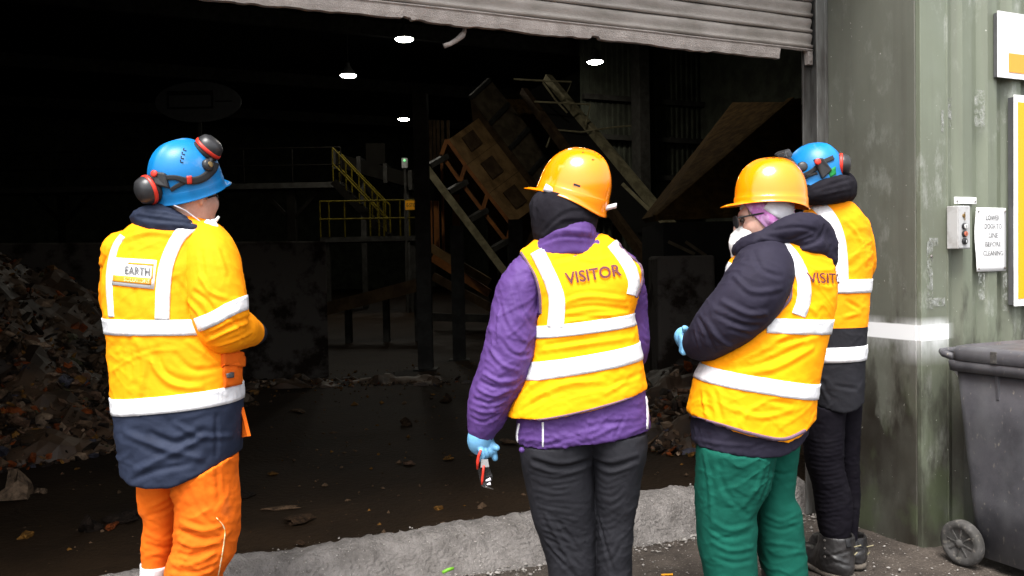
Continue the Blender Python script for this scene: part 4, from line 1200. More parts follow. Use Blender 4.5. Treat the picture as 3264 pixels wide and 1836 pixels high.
# bits on the yard side
M['green_plastic'] = pmat('green_plastic', (0.16, 0.42, 0.03), rough=.45, bump=0)
M['paper'] = pmat('scrap_paper', (0.6, 0.57, 0.53), (0.35, 0.3, 0.27), rough=.8, scale=20)
p = BLD @ BZ(1427, 1818, .055)
tag(MB().tube([p + Vector((-.022, -.010, -.006)), p + Vector((0, 0, .002)), p + Vector((.024, .012, .004))], [.007, .008, .007], 8).build('plastic_stub', M['green_plastic'], smooth=True), 'short bright green plastic stub on the ground by the threshold', 'litter')
p = BLD @ BZ(2040, 1712, .01)
V, F = lump(91, (.045, .03, .012), .6); V = V + np.array(p) + np.array([0, 0, .012])
tag(obj('paper_scrap', V, F, M['paper']), 'crumpled whitish scrap at the threshold right of the black trousers', 'litter')
p = BLD @ BZ(2115, 1690, .01)
V, F = lump(95, (.026, .02, .014), .5); V = V + np.array(p) + np.array([0, 0, .01])
tag(obj('pale_pebble', V, F, M['gravel']), 'flat pale pebble on the ground near the green trousers', 'stone')
p = BLD @ BZ(2590, 1625, .0)
V, F = lump(97, (.03, .03, .03), .6); V = V + np.array(p) + np.array([0, 0, .03])
tag(obj('dirt_clod', V, F, M['paper']), 'small pale clod at the jamb between the right hand legs', 'litter')
p = BLD @ BZ(2130, 1832, .008)
tag(MB().tube([p + Vector((-.03, 0, 0)), p + Vector((.02, .004, 0))], .004, 6).build('yellow_straw', M['sign_yellow']), 'thin yellow stick at the bottom edge beside the green trousers', 'litter')

# ================================================================== people
M['hv'] = pmat('hi_vis_fabric', (0.98, 0.335, 0.005), (0.96, 0.29, 0.004), rough=.75, scale=5, bump=.25, bs=55, bdist=.004)
M['hv_vest'] = pmat('hi_vis_vest_fabric', (0.98, 0.37, 0.003), (0.96, 0.325, 0.003), rough=.75, scale=5, bump=.2, bs=45, bdist=.004)
M['tape'] = pmat('reflective_tape', (0.72, 0.72, 0.74), (0.50, 0.50, 0.53), rough=.42, scale=16, mixlo=.28, mixhi=.42, bump=.8, bs=38, bdist=.006, stretch=(1, 1, .35), spec=.6)
M['bind'] = pmat('grey_binding', (0.15, 0.09, 0.13), rough=.8, bump=.1)
M['navy'] = pmat('navy_fabric', (0.021, 0.028, 0.052), (0.014, 0.019, 0.037), rough=.7, scale=6, bump=.3, bs=50, bdist=.004)
M['orange_cloth'] = pmat('orange_work_cloth', (0.80, 0.150, 0.009), (0.68, 0.12, 0.009), rough=.85, scale=4, bump=.3, bs=70, bdist=.003)
speckle(M['orange_cloth'], (0.12, 0.06, 0.035), 5, .60, .78, .7, (1, 1, .8))
M['purple'] = pmat('purple_nylon', (0.092, 0.044, 0.180), (0.070, 0.032, 0.140), rough=.65, scale=6, bump=.35, bs=34, bdist=.006)
M['black_nylon'] = pmat('charcoal_nylon', (0.018, 0.018, 0.022), (0.013, 0.013, 0.016), rough=.75, scale=6, bump=.35, bs=36, bdist=.006)
M['ink_cloth'] = pmat('ink_softshell', (0.022, 0.0195, 0.034), (0.016, 0.014, 0.025), rough=.75, scale=6, bump=.3, bs=60, bdist=.003)
M['fleece'] = pmat('black_fleece', (0.016, 0.015, 0.019), (0.011, 0.010, 0.013), rough=.95, scale=20, bump=.3, bs=180, bdist=.002)
M['green_cloth'] = pmat('green_work_cloth', (0.006, 0.080, 0.056), (0.005, 0.064, 0.045), rough=.85, scale=5, bump=.3, bs=70, bdist=.003)
M['knit'] = pmat('black_leggings', (0.010, 0.009, 0.012), (0.007, 0.006, 0.009), rough=.85, scale=9, bump=.2, bs=90)
M['leather'] = pmat('black_leather', (0.030, 0.028, 0.028), (0.012, 0.011, 0.011), rough=.38, scale=14, bump=.35, bs=80, bdist=.003)
M['skin'] = pmat('skin', (0.60, 0.375, 0.295), (0.50, 0.28, 0.215), rough=.55, scale=22, bump=.15, bs=160, bdist=.001)
M['skin'].node_tree.nodes['Principled BSDF'].inputs['Subsurface Weight'].default_value = .08
M['hair'] = pmat('dark_hair', (0.05, 0.03, 0.02), (0.02, 0.012, 0.01), rough=.5, scale=60)
M['glove'] = pmat('blue_nitrile', (0.17, 0.42, 0.66), (0.14, 0.36, 0.60), rough=.45, scale=14, bump=.35, bs=60, bdist=.004)
M['helmet_blue'] = pmat('blue_shell', (0.003, 0.175, 0.46), (0.005, 0.155, 0.41), rough=.38, scale=9, bump=.06, bs=60)
speckle(M['helmet_blue'], (0.2, 0.28, 0.42), 14, .62, .74, .5, (1, 1, 1))
M['helmet_gold'] = pmat('amber_shell', (0.90, 0.25, 0.002), (0.88, 0.235, 0.002), rough=.16, scale=3, bump=.02, bs=30, coat=.6)
speckle(M['helmet_gold'], (0.95, 0.55, 0.22), 18, .64, .74, .35, (1, 1, 1))
speckle(M['helmet_gold'], (0.45, 0.14, 0.01), 70, .70, .76, .5, (1, 1, 1))
M['cup'] = pmat('muff_plastic', (0.020, 0.020, 0.022), (0.03, 0.03, 0.032), rough=.33, scale=16, bump=.08)
M['red'] = pmat('red_plastic', (0.62, 0.035, 0.018), rough=.4, bump=0)
M['webbing'] = pmat('black_webbing', (0.018, 0.018, 0.020), rough=.8, bump=.3, bs=200)
M['white_strap'] = pmat('white_harness', (0.68, 0.66, 0.70), (0.58, 0.56, 0.6), rough=.45, scale=20, bump=.1)
M['mask'] = pmat('white_mask', (0.78, 0.77, 0.76), (0.68, 0.67, 0.66), rough=.9, scale=20, bump=.3, bs=90)
M['pink'] = pmat('pink_headband', (0.45, 0.16, 0.42), (0.56, 0.30, 0.55), rough=.85, scale=38, mixlo=.46, mixhi=.52, bump=.2)
M['print_brown'] = pmat('vest_print', (0.115, 0.022, 0.030), rough=.7, bump=0)
M['print_black'] = pmat('logo_black', (0.02, 0.02, 0.02), (0.12, 0.12, 0.12), rough=.7, scale=60, bump=0)
M['logo_gold'] = pmat('logo_gold', (0.82, 0.33, 0.01), rough=.7, bump=0)
M['logo_worn'] = pmat('logo_worn', (0.85, 0.72, 0.45), (0.82, 0.34, 0.02), rough=.7, scale=70, mixlo=.4, mixhi=.55, bump=0)
M['logo_faint'] = pmat('logo_faint', (0.66, 0.64, 0.62), (0.80, 0.79, 0.78), rough=.7, scale=70, bump=0)
M['glass'] = pmat('clear_lens', (0.75, 0.78, 0.8), rough=.05, bump=0)
_b = M['glass'].node_tree.nodes['Principled BSDF']; _b.inputs['Transmission Weight'].default_value = .9; _b.inputs['IOR'].default_value = 1.2
M['smoke_lens'] = pmat('smoke_lens', (0.05, 0.05, 0.05), rough=.12, bump=0)
_b = M['smoke_lens'].node_tree.nodes['Principled BSDF']; _b.inputs['Transmission Weight'].default_value = .55
M['silver'] = pmat('silver_trim', (0.6, 0.6, 0.62), rough=.25, metal=.6, bump=0)
M['mud'] = pmat('boot_sole', (0.03, 0.027, 0.024), (0.12, 0.1, 0.08), rough=.9, scale=20)

for _k, _s, _d, _t in (('hv', 6, .010, .5), ('hv_vest', 5, .009, .45), ('navy', 6, .012, .6), ('orange_cloth', 8, .012, .7), ('purple', 7, .010, .4), ('black_nylon', 7, .008, .3), ('ink_cloth', 6, .008, .3), ('green_cloth', 8, .010, .6), ('tape', 12, .006, .4)):
    crease(M[_k], _s, _d, _t)

for _k, _s in (('hv', .12), ('hv_vest', .12), ('orange_cloth', .1), ('navy', .15), ('black_nylon', .12), ('ink_cloth', .12), ('fleece', .05), ('green_cloth', .1), ('knit', .05), ('purple', .18)):
    M[_k].node_tree.nodes['Principled BSDF'].inputs['Specular IOR Level'].default_value = _s

def RW(rows, D):
    """(py, x left, x right, half depth, dy) in photograph pixels -> loft rows"""
    out = []
    for r in rows:
        py, xl, xr, b = r[:4]; dy = r[4] if len(r) > 4 else 0
        a, c = W(xl, py, D + dy), W(xr, py, D + dy)
        out.append(((a.z + c.z) / 2, (a.x + c.x) / 2, D + dy, abs(c.x - a.x) / 2, b))
    return out
def CH(pts, D, n=16, k=.012):
    """(px, py, radius, dy) -> chain"""
    return chain([W(p[0], p[1], D + (p[3] if len(p) > 3 else 0)) for p in pts], [p[2] for p in pts], n, k)
def bounds(D, px0, px1, py0, py1, y0=-.35, y1=.4):
    a, b = W(px0, py1, D), W(px1, py0, D)
    return (a.x - .03, D + y0, a.z - .03), (b.x + .03, D + y1, b.z + .03)
def under(f, jacket, hem):                       # trousers stay inside the jacket above its hem
    return lambda P: np.where(hem(P) < 0, np.maximum(f(P), jacket(P) + .014), f(P))
def above(f, py, D):                             # a torso that stops well above the hem
    z = W(1632, py, D).z
    return lambda P: np.maximum(f(P), z - P[:, 2])
def cutcurve(pts, D, axis='z'):
    """Pixels -> world polyline for a cutter"""
    P = [W(px, py, D) for px, py in pts]
    return np.array([(p.x, p.z) for p in P])
def below(pts, D):                               # >0 under the curve
    A = cutcurve(pts, D); A = A[np.argsort(A[:, 0])]
    return lambda P: np.interp(P[:, 0], A[:, 0], A[:, 1]) - P[:, 2]
def leftof(pts, D):                              # >0 left of the curve
    A = cutcurve(pts, D); A = A[np.argsort(A[:, 1])]
    return lambda P: np.interp(P[:, 2], A[:, 1], A[:, 0]) - P[:, 0]
def frame(fwd, roll=0.0, up=(0, 0, 1)):
    f = Vector(fwd).normalized(); r = f.cross(Vector(up)).normalized(); u = r.cross(f)
    m = Matrix((r, f, u)).transposed()           # columns: right, forward, up
    return m @ Matrix.Rotation(roll, 3, 'Y')
def head_sdf(c, m, s=1.0):
    c = Vector(c)
    def E(p, r): return ell(c + m @ (Vector(p) * s), [x * s for x in r], m)
    def C(ps, rs): return chain([c + m @ (Vector(p) * s) for p in ps], [r * s for r in rs], 6, .006 * s)
    parts = [(E((0, -.012, .030), (.076, .097, .100)), .0), (E((0, .035, -.045), (.058, .060, .078)), .03), (E((0, .082, .022), (.050, .022, .014)), .02),
             (E((.034, .062, -.030), (.028, .032, .030)), .02), (E((-.034, .062, -.030), (.028, .032, .030)), .02), (C(((0, .096, .004), (0, .112, -.018), (0, .118, -.034)), (.008, .011, .013)), .012),
             (E((0, .072, -.098), (.026, .024, .022)), .025), (E((0, .092, -.064), (.022, .012, .007)), .008), (E((0, .090, -.076), (.020, .012, .007)), .008),
             (E((.078, -.012, -.012), (.009, .020, .033)), .008), (E((-.078, -.012, -.012), (.009, .020, .033)), .008), (E((0, -.02, -.10), (.052, .055, .11)), .04)]
    eyes = [E((.031, .103, -.002), (.016, .016, .011)), E((-.031, .103, -.002), (.016, .016, .011))]
    def f(P):
        d = None
        for g_, k in parts:
            q = g_(P); d = q if d is None else smin(d, q, max(k, .004))
        for g_ in eyes:
            d = -smin(-d, g_(P), .012)
        return d
    return f
def boots(parent, feet, mat='leather'):
    for (x, y, dx, dy) in feet:
        d = Vector((dx, dy, 0)).normalized(); o = Vector((x, y, 0))
        f1 = chain([o + Vector((0, 0, .22)), o + Vector((0, 0, .10)), o + d * .02 + Vector((0, 0, .055))], [.055, .056, .052], 8, .02)
        f2 = chain([o - d * .05 + Vector((0, 0, .045)), o + d * .08 + Vector((0, 0, .045)), o + d * .17 + Vector((0, 0, .042))], [.042, .047, .042], 8, .02)
        f = lambda P: np.maximum(smin(f1(P), f2(P), .03), .022 - P[:, 2])
        s = Surf(f, (x - .25, y - .25, 0), (x + .25, y + .25, .26), .009)
        b = s.obj('boot', M[mat], parent)
        g_ = lambda P: np.maximum(np.maximum(f2(np.stack([P[:, 0], P[:, 1], np.full(len(P), .045)], 1)) - .006, P[:, 2] - .026), .0 - P[:, 2])
        s2 = Surf(g_, (x - .25, y - .25, 0), (x + .25, y + .25, .04), .008, 1)
        s2.obj('sole', M['mud'], b)
class Raw:                                       # any quad mesh that can be drawn on
    hit = Surf.hit
    def __init__(s, V, F):
        s.V, s.F = np.asarray(V), F
        s.bvh = BVHTree.FromPolygons([tuple(v) for v in s.V], [tuple(f) for f in F])
def helmet(parent, c, m, mat, a=.112, b=.136, H=.150, peak=.052, pw=60, rim=.030, side=.016, nape=.014, flare=1.0):
    nt_ = 72; V = []; c = Vector(c)
    ts = list(np.linspace(.06, 1, 15)); prof = []
    for t in ts:
        ph = t * math.pi / 2; prof.append((math.sin(ph) ** .86, math.cos(ph) ** .94 if t < 1 else 0.0, 0))
    for dr, f in ((.004, .10), (.006, .16), (.0065, .5), (.008, .8), (.014, .97), (.018, 1.04)):
        prof.append((1.0, -f, dr * flare))
    n = len(prof)
    for (r, z, dr) in prof:
        for k in range(nt_):
            th = 2 * math.pi * k / nt_; sn, cs = math.sin(th), math.cos(th)
            x, y = (a * r + dr) * sn, (b * r + dr) * cs
            if z >= 0:
                zz = H * z; zz += .008 * math.exp(-(x / .013) ** 2) * (.35 + .65 * r) * min(1, z * 3)
                y -= .006 * (1 - r)
            else:
                drop = rim - side * sn * sn + nape * max(0, -cs) ** 2
                zz = z * drop
            if z <= -.9:
                w = max(0.0, math.cos(th * 90 / pw)) if abs(math.atan2(sn, cs)) < R(pw) else 0.0
                w = math.cos(math.atan2(sn, cs) * 90 / pw) ** .7 if abs(math.atan2(sn, cs)) < R(pw) else 0.0
                e = peak * w * (.5 if z > -1 else 1.0)
                y += e; zz += .010 * w * (.4 if z > -1 else 0) - .006 * w * (1 if z <= -1 else .2)
            V.append(tuple(c + m @ Vector((x, y, zz))))
    F = [(i * nt_ + k, (i + 1) * nt_ + k, (i + 1) * nt_ + (k + 1) % nt_, i * nt_ + (k + 1) % nt_) for i in range(n - 1) for k in range(nt_)]
    F = [f[::-1] for f in F]
    top = len(V); V.append(tuple(c + m @ Vector((0, -.006, H + .004)))); F += [(top, (k + 1) % nt_, k) for k in range(nt_)][::1]
    o = obj('helmet', V, F, mat, parent, smooth=True)
    sol = o.modifiers.new('shell', 'SOLIDIFY'); sol.thickness = .003; sol.offset = -1
    F4 = [f if len(f) == 4 else (*f, f[-1]) for f in F]
    S = Raw(V, F)
    def at(th, z, off=0.0):                      # helmet angle (0 = peak, 90 = right side) and height share -> point, normal
        p0 = c + m @ Vector((0, 0, H * .0)); d = m @ Vector((math.sin(R(th)) * math.cos(z), math.cos(R(th)) * math.cos(z), math.sin(z)))
        h = S.bvh.ray_cast(p0, d, .5)
        q = h[0] if h[0] is not None else p0 + d * .12
        return q + d * off, d
    return o, S, at
def slots(o, at, spec):
    for th, z, w, h, tw in spec:
        p, d = at(th, z, .0006)
        x = Vector((0, 0, 1)).cross(d).normalized(); y = d.cross(x)
        x2, y2 = x * math.cos(tw) + y * math.sin(tw), y * math.cos(tw) - x * math.sin(tw)
        MB().quadslab([p - x2 * w - y2 * h, p + x2 * w - y2 * h, p + x2 * w + y2 * h, p - x2 * w + y2 * h], .002).build('vent_slot', M['webbing'], o)
def muff(parent, p, ax, s=1.0):
    ax = Vector(ax).normalized(); p = Vector(p)
    t = MB().lathe([(.030 * s, 0), (.041 * s, .002), (.045 * s, .010), (.043 * s, .018)], p, ax, 28).build('ear_cushion', M['webbing'], parent, smooth=True)
    c_ = MB().lathe([(.043 * s, .018 * s), (.0455 * s, .022 * s), (.044 * s, .036 * s), (.038 * s, .052 * s), (.024 * s, .061 * s), (.004 * s, .063 * s)], p, ax, 28).build('ear_cup', M['cup'], parent, smooth=True)
    MB().lathe([(.0462 * s, .018 * s), (.0475 * s, .021 * s), (.0470 * s, .029 * s), (.0450 * s, .0305 * s)], p, ax, 28).build('red_ring', M['red'], c_, smooth=True)
    x = ax.cross(Vector((0, 0, 1))).normalized(); y = ax.cross(x)
    q = p + ax * .056 * s + y * .018 * s
    MB().tube([q - x * .012 * s, q + x * .012 * s], .004, 6).build('red_mark', M['red'], c_)
    return c_
def person(label, px, D, feet_dy=0.0):
    p = W(px, 918, D)
    return thing('person', label, 'person', (p.x, D + feet_dy, 0))
def body(parent, D, fs, head, lo, hi, extra=None, h=.011):
    def f(P):
        d = None
        for g_ in fs:
            q = g_(P) + .022; d = q if d is None else np.minimum(d, q)
        d = smin(d, head(P), .01)
        if extra is not None: d = smin(d, extra(P), .01)
        return d
    s = Surf(f, lo, hi, h, 2)
    return s.obj('body', M['skin'], parent), s
def split(S, g):
    """Two halves of a garment along g = 0, edge vertices set on the line"""
    gv = g(S.V); gf = gv[S.F].mean(1) > 0
    a = np.zeros(len(S.V), bool); b = a.copy(); a[S.F[gf].ravel()] = True; b[S.F[~gf].ravel()] = True
    m = a & b
    S.V[m, 2] += gv[m]
    return S.F[gf], S.F[~gf]
def compact(V, F):
    u, inv = np.unique(F, return_inverse=True)
    return V[u], inv.reshape(F.shape)
def text_wrap(name, S, s, axis, th0, th1, z0, z1, slope, mat, parent, off=.006, bold=.012):
    T, F, _ = text_flat(s, bold); V = []
    for x, y in T:
        t = R(th0 + (th1 - th0) * x); d = Vector((math.cos(t), math.sin(t), 0))
        o = Vector((axis[0], axis[1], z0 + (z1 - z0) * y + slope * x))
        h = S.bvh.ray_cast(o, d, .6)
        V.append(tuple((h[0] if h[0] is not None else o + d * .15) + d * off))
    return obj(name, V, F, mat, parent)

# ------------------------------------------------------------------ visitor in the purple jacket
D = 3.0
p2 = person('person in purple jacket and orange visitor vest standing with back turned, blue glove down', 1850, D)
J = [(745, 1735, 1905, .07), (775, 1690, 1960, .09), (805, 1672, 1995, .105), (850, 1672, 2030, .125), (900, 1685, 2036, .14), (950, 1695, 2024, .145), (1005, 1700, 2010, .145), (1054, 1702, 2020, .145), (1150, 1690, 2036, .15),
     (1207, 1676, 2046, .155), (1256, 1660, 2056, .16), (1341, 1645, 2066, .165), (1400, 1645, 2068, .165), (1440, 1650, 2064, .165), (1460, 1652, 2062, .165)]
torso_l = loft(RW(J, D)); hemc = below([(1640, 1434), (1731, 1437), (1878, 1418), (2070, 1388)], D - .15)
torso = lambda P: np.maximum(torso_l(P), hemc(P))
lo, hi = bounds(D, 1600, 2100, 700, 1480, -.22, .22)
S2j = Surf(torso, lo, hi, .0055)
S2j.folds([(.006, .012, [(1650, 1400), (1750, 1405), (1800, 1385)]), (-.006, .012, [(1850, 1370), (1930, 1350), (2040, 1345)]), (.006, .010, [(1880, 1400), (1960, 1360)]), (-.005, .009, [(1960, 1390), (1990, 1330)]), (.004, .008, [(2000, 1380), (2060, 1360)])], D, rough=.005, rs=11, seed=21, fine=.0012, sc=(1, 1, 1.2))
jk2 = S2j.obj('jacket_body', M['purple'], p2)
V_ = [(770, 1690, 1966, .085), (805, 1655, 2000, .11), (850, 1655, 2046, .135), (900, 1662, 2050, .152), (950, 1680, 2036, .158), (1005, 1690, 2020, .158), (1054, 1692, 2030, .158), (1150, 1676, 2046, .165), (1207, 1656, 2055, .172), (1256, 1632, 2064, .178), (1341, 1608, 2072, .185), (1370, 1604, 2074, .185)]
vl = loft(RW([(745, 1722, 1915, .07)] + V_, D)); h2 = below([(1590, 1349), (1609, 1347), (1731, 1342), (1878, 1311), (2063, 1258), (2090, 1250)], D - .16)
cl = leftof([(1659, 790), (1659, 805), (1682, 842), (1705, 884), (1720, 942), (1722, 1000), (1705, 1040), (1640, 1090), (1500, 1150)], D - .10)
cr_ = leftof([(1975, 755), (1990, 790), (2012, 815), (2046, 845), (2054, 880), (2048, 910), (2030, 955), (2050, 1010), (2200, 1040)], D - .08)
nk = ell(W(1812, 728, D - .02), (.118, .2, .055))
vest = lambda P: np.maximum.reduce([vl(P), h2(P), cl(P), -cr_(P), -nk(P)])
S2v = Surf(vest, lo, hi, .0055)
fold2 = [(.007, .013, [(1790, 970), (1870, 945), (1990, 955)]), (-.006, .011, [(1780, 995), (1880, 975), (2000, 985)]), (.006, .012, [(1760, 1040), (1880, 1012), (2005, 1000)]), (-.005, .010, [(1800, 1010), (1950, 1015)]),
         (.006, .014, [(1720, 1120), (1850, 1100), (2020, 1075)]), (-.005, .012, [(1740, 1100), (1900, 1075)]), (.007, .016, [(1700, 1270), (1800, 1225), (1920, 1215)]), (-.006, .014, [(1660, 1310), (1740, 1260)]),
         (.005, .012, [(1930, 1255), (2000, 1210)]), (-.005, .012, [(1960, 1225), (2045, 1190)]), (.008, .016, [(1640, 1300), (1680, 1240), (1740, 1200)]), (.004, .012, [(1840, 820), (1900, 830), (1960, 815)]), (-.006, .014, [(1850, 870 - 60), (1760, 830)])]
S2v.folds(fold2, D, rough=.004, rs=7, seed=3, fine=.0008)
vs2 = S2v.obj('vest', M['hv_vest'], p2)
ax2 = (W(1862, 1100, D).x, D)
def plane_px(pl, pr, D, ax, back=-.16):
    """Tape plane through two pixels seen on the near side"""
    a, b = W(*pl, D + back), W(*pr, D + back)
    sx = (b.z - a.z) / (b.x - a.x); return (a.z + sx * (ax[0] - a.x), sx, 0.0)
band('reflective_band', S2v, ax2, plane_px((1719, 1064), (2011, 1027), D, ax2), .042, M['tape'], vs2, th=(196, 345))
band('reflective_band', S2v, ax2, plane_px((1690, 1192), (2045, 1130), D, ax2), .060, M['tape'], vs2)
tape_px('shoulder_tape', S2v, [(1712, 800), (1737, 850), (1762, 905), (1776, 960), (1771, 1045)], [44, 44, 46, 50, 52], M['tape'], vs2, D)
tape_px('shoulder_tape', S2v, [(1950, 776), (1985, 820), (2010, 862), (2020, 905), (2012, 940)], [34, 36, 38, 34, 30], M['tape'], vs2, D)
print_fit('visitor_print', fit_quad(S2v, [(1799, 872), (1973, 843), (1981, 880), (1806, 908)], D), (0, 1, 0, 1), 'VISITOR', M['print_brown'], vs2, .0075, .022)
tape_px('edge_binding', S2v, [(1661, 806), (1684, 842), (1707, 884), (1721, 942), (1723, 1000)], 8, M['bind'], vs2, D, m=3, off=.005)
tape_px('edge_binding', S2v, [(1612, 1343), (1731, 1338), (1878, 1308), (2060, 1256)], 9, M['bind'], vs2, D, m=3, off=.005)
tape_px('edge_binding', S2v, [(1972, 776), (2003, 812), (2040, 844), (2048, 880), (2042, 912), (2026, 948)], 7, M['bind'], vs2, D, m=3, off=.005)
tape_px('piping', S2j, [(1731, 1345), (1731, 1433)], 5, M['tape'], jk2, D, n=12, m=3, off=.003)
tape_px('piping', S2j, [(1655, 1350), (1648, 1390), (1652, 1432)], 5, M['tape'], jk2, D, n=12, m=3, off=.003)
tape_px('piping', S2j, [(2060, 1262), (2064, 1320), (2061, 1385)], 5, M['tape'], jk2, D, n=12, m=3, off=.003)
MB().lathe([(.004, 0), (.009, .004), (.009, .014), (.004, .018)], W(1660, 1431, D - .13), (.3, -.8, -.2), 10).build('cord_toggle', M['purple'], jk2, smooth=True)
# sleeves
slL = [(1690, 850, .055, -.02), (1668, 890, .066, -.03), (1650, 950, .078, -.04), (1632, 1070, .088, -.05), (1605, 1182, .084, -.05), (1570, 1256, .077, -.04), (1549, 1325, .066, -.03), (1536, 1366, .046, -.03), (1534, 1380, .036, -.03)]
slR = [(1985, 850, .055, .0), (2006, 920, .055, .04), (2014, 1010, .055, .07), (2016, 1105, .058, .08), (1995, 1165, .05, .2), (1960, 1180, .04, .32)]
fL, fR = CH(slL, D, 20), CH(slR, D)
S = Surf(fL, *bounds(D, 1470, 1760, 800, 1430, -.2, .15), .0055)
S.folds([(.008, .011, [(1540, 1190), (1590, 1215), (1650, 1210)]), (-.009, .010, [(1530, 1215), (1580, 1235), (1640, 1230)]), (.008, .011, [(1520, 1235), (1570, 1260), (1620, 1245)]), (-.008, .010, [(1510, 1270), (1560, 1285), (1615, 1270)]),
         (.007, .010, [(1500, 1300), (1550, 1315), (1600, 1300)]), (-.006, .009, [(1500, 1330), (1540, 1345), (1590, 1320)]), (.007, .012, [(1560, 1110), (1600, 1160), (1650, 1180)]), (-.007, .011, [(1590, 1080), (1640, 1130), (1690, 1130)]),
         (.006, .012, [(1600, 960), (1630, 1040), (1680, 1090)]), (-.006, .012, [(1640, 900), (1660, 980), (1700, 1040)]), (.005, .01, [(1590, 1000), (1585, 1090)])], D, rough=.0042, rs=9, seed=5, fine=.0012)
S.obj('sleeve', M['purple'], p2)
S = Surf(fR, *bounds(D, 1930, 2110, 800, 1240, -.12, .42), .0055)
S.folds([(.006, .01, [(2045, 1040), (2060, 1060)]), (-.006, .01, [(2045, 1080), (2065, 1095)])], D, rough=.0042, rs=11, seed=6)
S.obj('sleeve', M['purple'], p2)
# collar, snood
colr = loft(RW([(700, 1782, 1866, .085, -.005), (712, 1757, 1890, .10, -.01), (740, 1735, 1900, .112, -.01), (775, 1702, 1912, .115, 0), (810, 1690, 1930, .115, 0)], D))
cutc = below([(1660, 800), (1690, 765), (1745, 728), (1800, 705), (1850, 701), (1893, 716), (1930, 722)], D)
S = Surf(lambda P: np.maximum(colr(P), -cutc(P)), *bounds(D, 1660, 1960, 680, 830, -.2, .2), .0055)
S.folds([(.006, .010, [(1720, 765), (1790, 735), (1880, 740)]), (-.006, .009, [(1715, 780), (1790, 755), (1890, 760)]), (.004, .008, [(1740, 745), (1800, 720)])], D, rough=.003, rs=14, seed=8)
S.obj('collar', M['purple'], p2)
m2 = frame((-.84, .48, .30), 0.05)
hd = W(1800, 640, D)
fh2 = head_sdf(hd, m2, .93)
sn = loft(RW([(588, 1765, 1860, .07, .02), (604, 1722, 1895, .095, .01), (640, 1690, 1908, .112), (690, 1690, 1906, .12), (730, 1696, 1900, .112), (765, 1702, 1892, .105), (790, 1715, 1880, .095)], D), p=2.15)
S = Surf(sn, *bounds(D, 1660, 1940, 540, 800, -.2, .2), .0055)
S.folds([(.005, .011, [(1725, 760), (1790, 700), (1890, 695)]), (-.005, .010, [(1735, 740), (1800, 680), (1880, 670)]), (.004, .012, [(1700, 640), (1705, 740)])], D, rough=.003, rs=8, seed=9)
S.obj('snood', M['fleece'], p2)
ho, HS, at = helmet(p2, W(1830, 606, D), m2, M['helmet_gold'], a=.112, b=.130, H=.146, nape=.026, side=.004, rim=.034, flare=.45, pw=46)
slots(ho, at, [(40 + 180, .95, .004, .0015, 0), (250, 1.15, .004, .0015, .5), (-118, .16, .012, .003, -.35)])
for th, z in ((-165, 1.28), (-170, 1.18), (-172, 1.08)):
    slots(ho, at, [(th, z, .0035, .0014, .9)])
pl = [(1795, 636), (1820, 662), (1868, 676), (1915, 667), (1965, 655)]
pts = [W(x, y, D - .09 + .05 * i / 4) for i, (x, y) in enumerate(pl)]
Q = catmull(np.array(pts), 16)
V = []
for i, q in enumerate(Q):
    hgt = (.012, .014, .013, .009)[min(3, i // 4)]
    V += [tuple(q + np.array([0, -.002, hgt])), tuple(q + np.array([0, -.006, 0])), tuple(q + np.array([0, -.002, -hgt])), tuple(q + np.array([0, .004, 0]))]
obj('nape_strap', V, [(i * 4 + k, (i + 1) * 4 + k, (i + 1) * 4 + (k + 1) % 4, i * 4 + (k + 1) % 4) for i in range(15) for k in range(4)] + [(0, 1, 2, 3), (63, 62, 61, 60)], M['white_strap'], ho, smooth=True)
obj('sweat_band', *(lambda T: (T.V, T.F))(MB().tube([W(x, y, D - .075) for x, y in ((1735, 596), (1750, 604), (1768, 612))], .013, 8)), M['white_strap'], ho, smooth=True)
# trousers
tl = loft(RW([(1370, 1655, 1900, .145), (1430, 1655, 1892, .15), (1488, 1663, 1889, .135), (1574, 1680, 1893, .120), (1653, 1697, 1896, .108), (1714, 1719, 1897, .10), (1788, 1740, 1898, .095), (1836, 1747, 1899, .09), (1950, 1762, 1895, .085), (2015, 1768, 1892, .085)], D))
trr = loft(RW([(1370, 1850, 2060, .145), (1430, 1876, 2060, .15), (1500, 1889, 2046, .135), (1574, 1893, 2034, .12), (1653, 1897, 2020, .105), (1745, 1899, 2012, .1), (1836, 1900, 2012, .09), (1950, 1904, 2006, .085), (2015, 1906, 2002, .085)], D))
ftr = under(lambda P: smin(tl(P), trr(P), .010), torso_l, hemc)
S = Surf(ftr, *bounds(D, 1630, 2090, 1350, 2030, -.2, .2), .0055)
st_ = []
for k in range(15):                              # drapes fanning out from the seat
    y0 = 1490 + k * 18 + rnd.uniform(-5, 5); q_ = rnd.uniform(.6, 1.2)
    st_.append((-.0030 * q_, .0095, [(1688 + k * 4, y0 + 6), (1760 + rnd.uniform(-20, 20), y0 + 24 - k), (1840 + rnd.uniform(-40, 40), y0 - 2 + 5 * k)]))
    q_ = rnd.uniform(.5, 1.1)
    st_.append((-.0028 * q_, .0095, [(1903, y0 - 20 + 7 * k), (1945 + rnd.uniform(-15, 15), y0 + 10 + 3 * k), (2010 - 2 * k + rnd.uniform(-20, 10), y0 - 8)]))
st_ += [(-.016, .016, [(1700, 1470), (1790, 1492), (1880, 1470)]), (-.014, .015, [(1892, 1470), (1950, 1488), (2030, 1465)]), (.007, .013, [(1740, 1640), (1800, 1760), (1850, 1836)]), (-.006, .011, [(1770, 1650), (1850, 1760)]), (-.006, .011, [(1905, 1640), (1930, 1740), (1960, 1836)]), (.006, .012, [(1735, 1715), (1800, 1790)]), (-.005, .010, [(1745, 1745), (1830, 1836)])]
S.folds(st_, D, rough=.0035, rs=7, seed=12, fine=.0006)
S.obj('trousers', M['black_nylon'], p2)
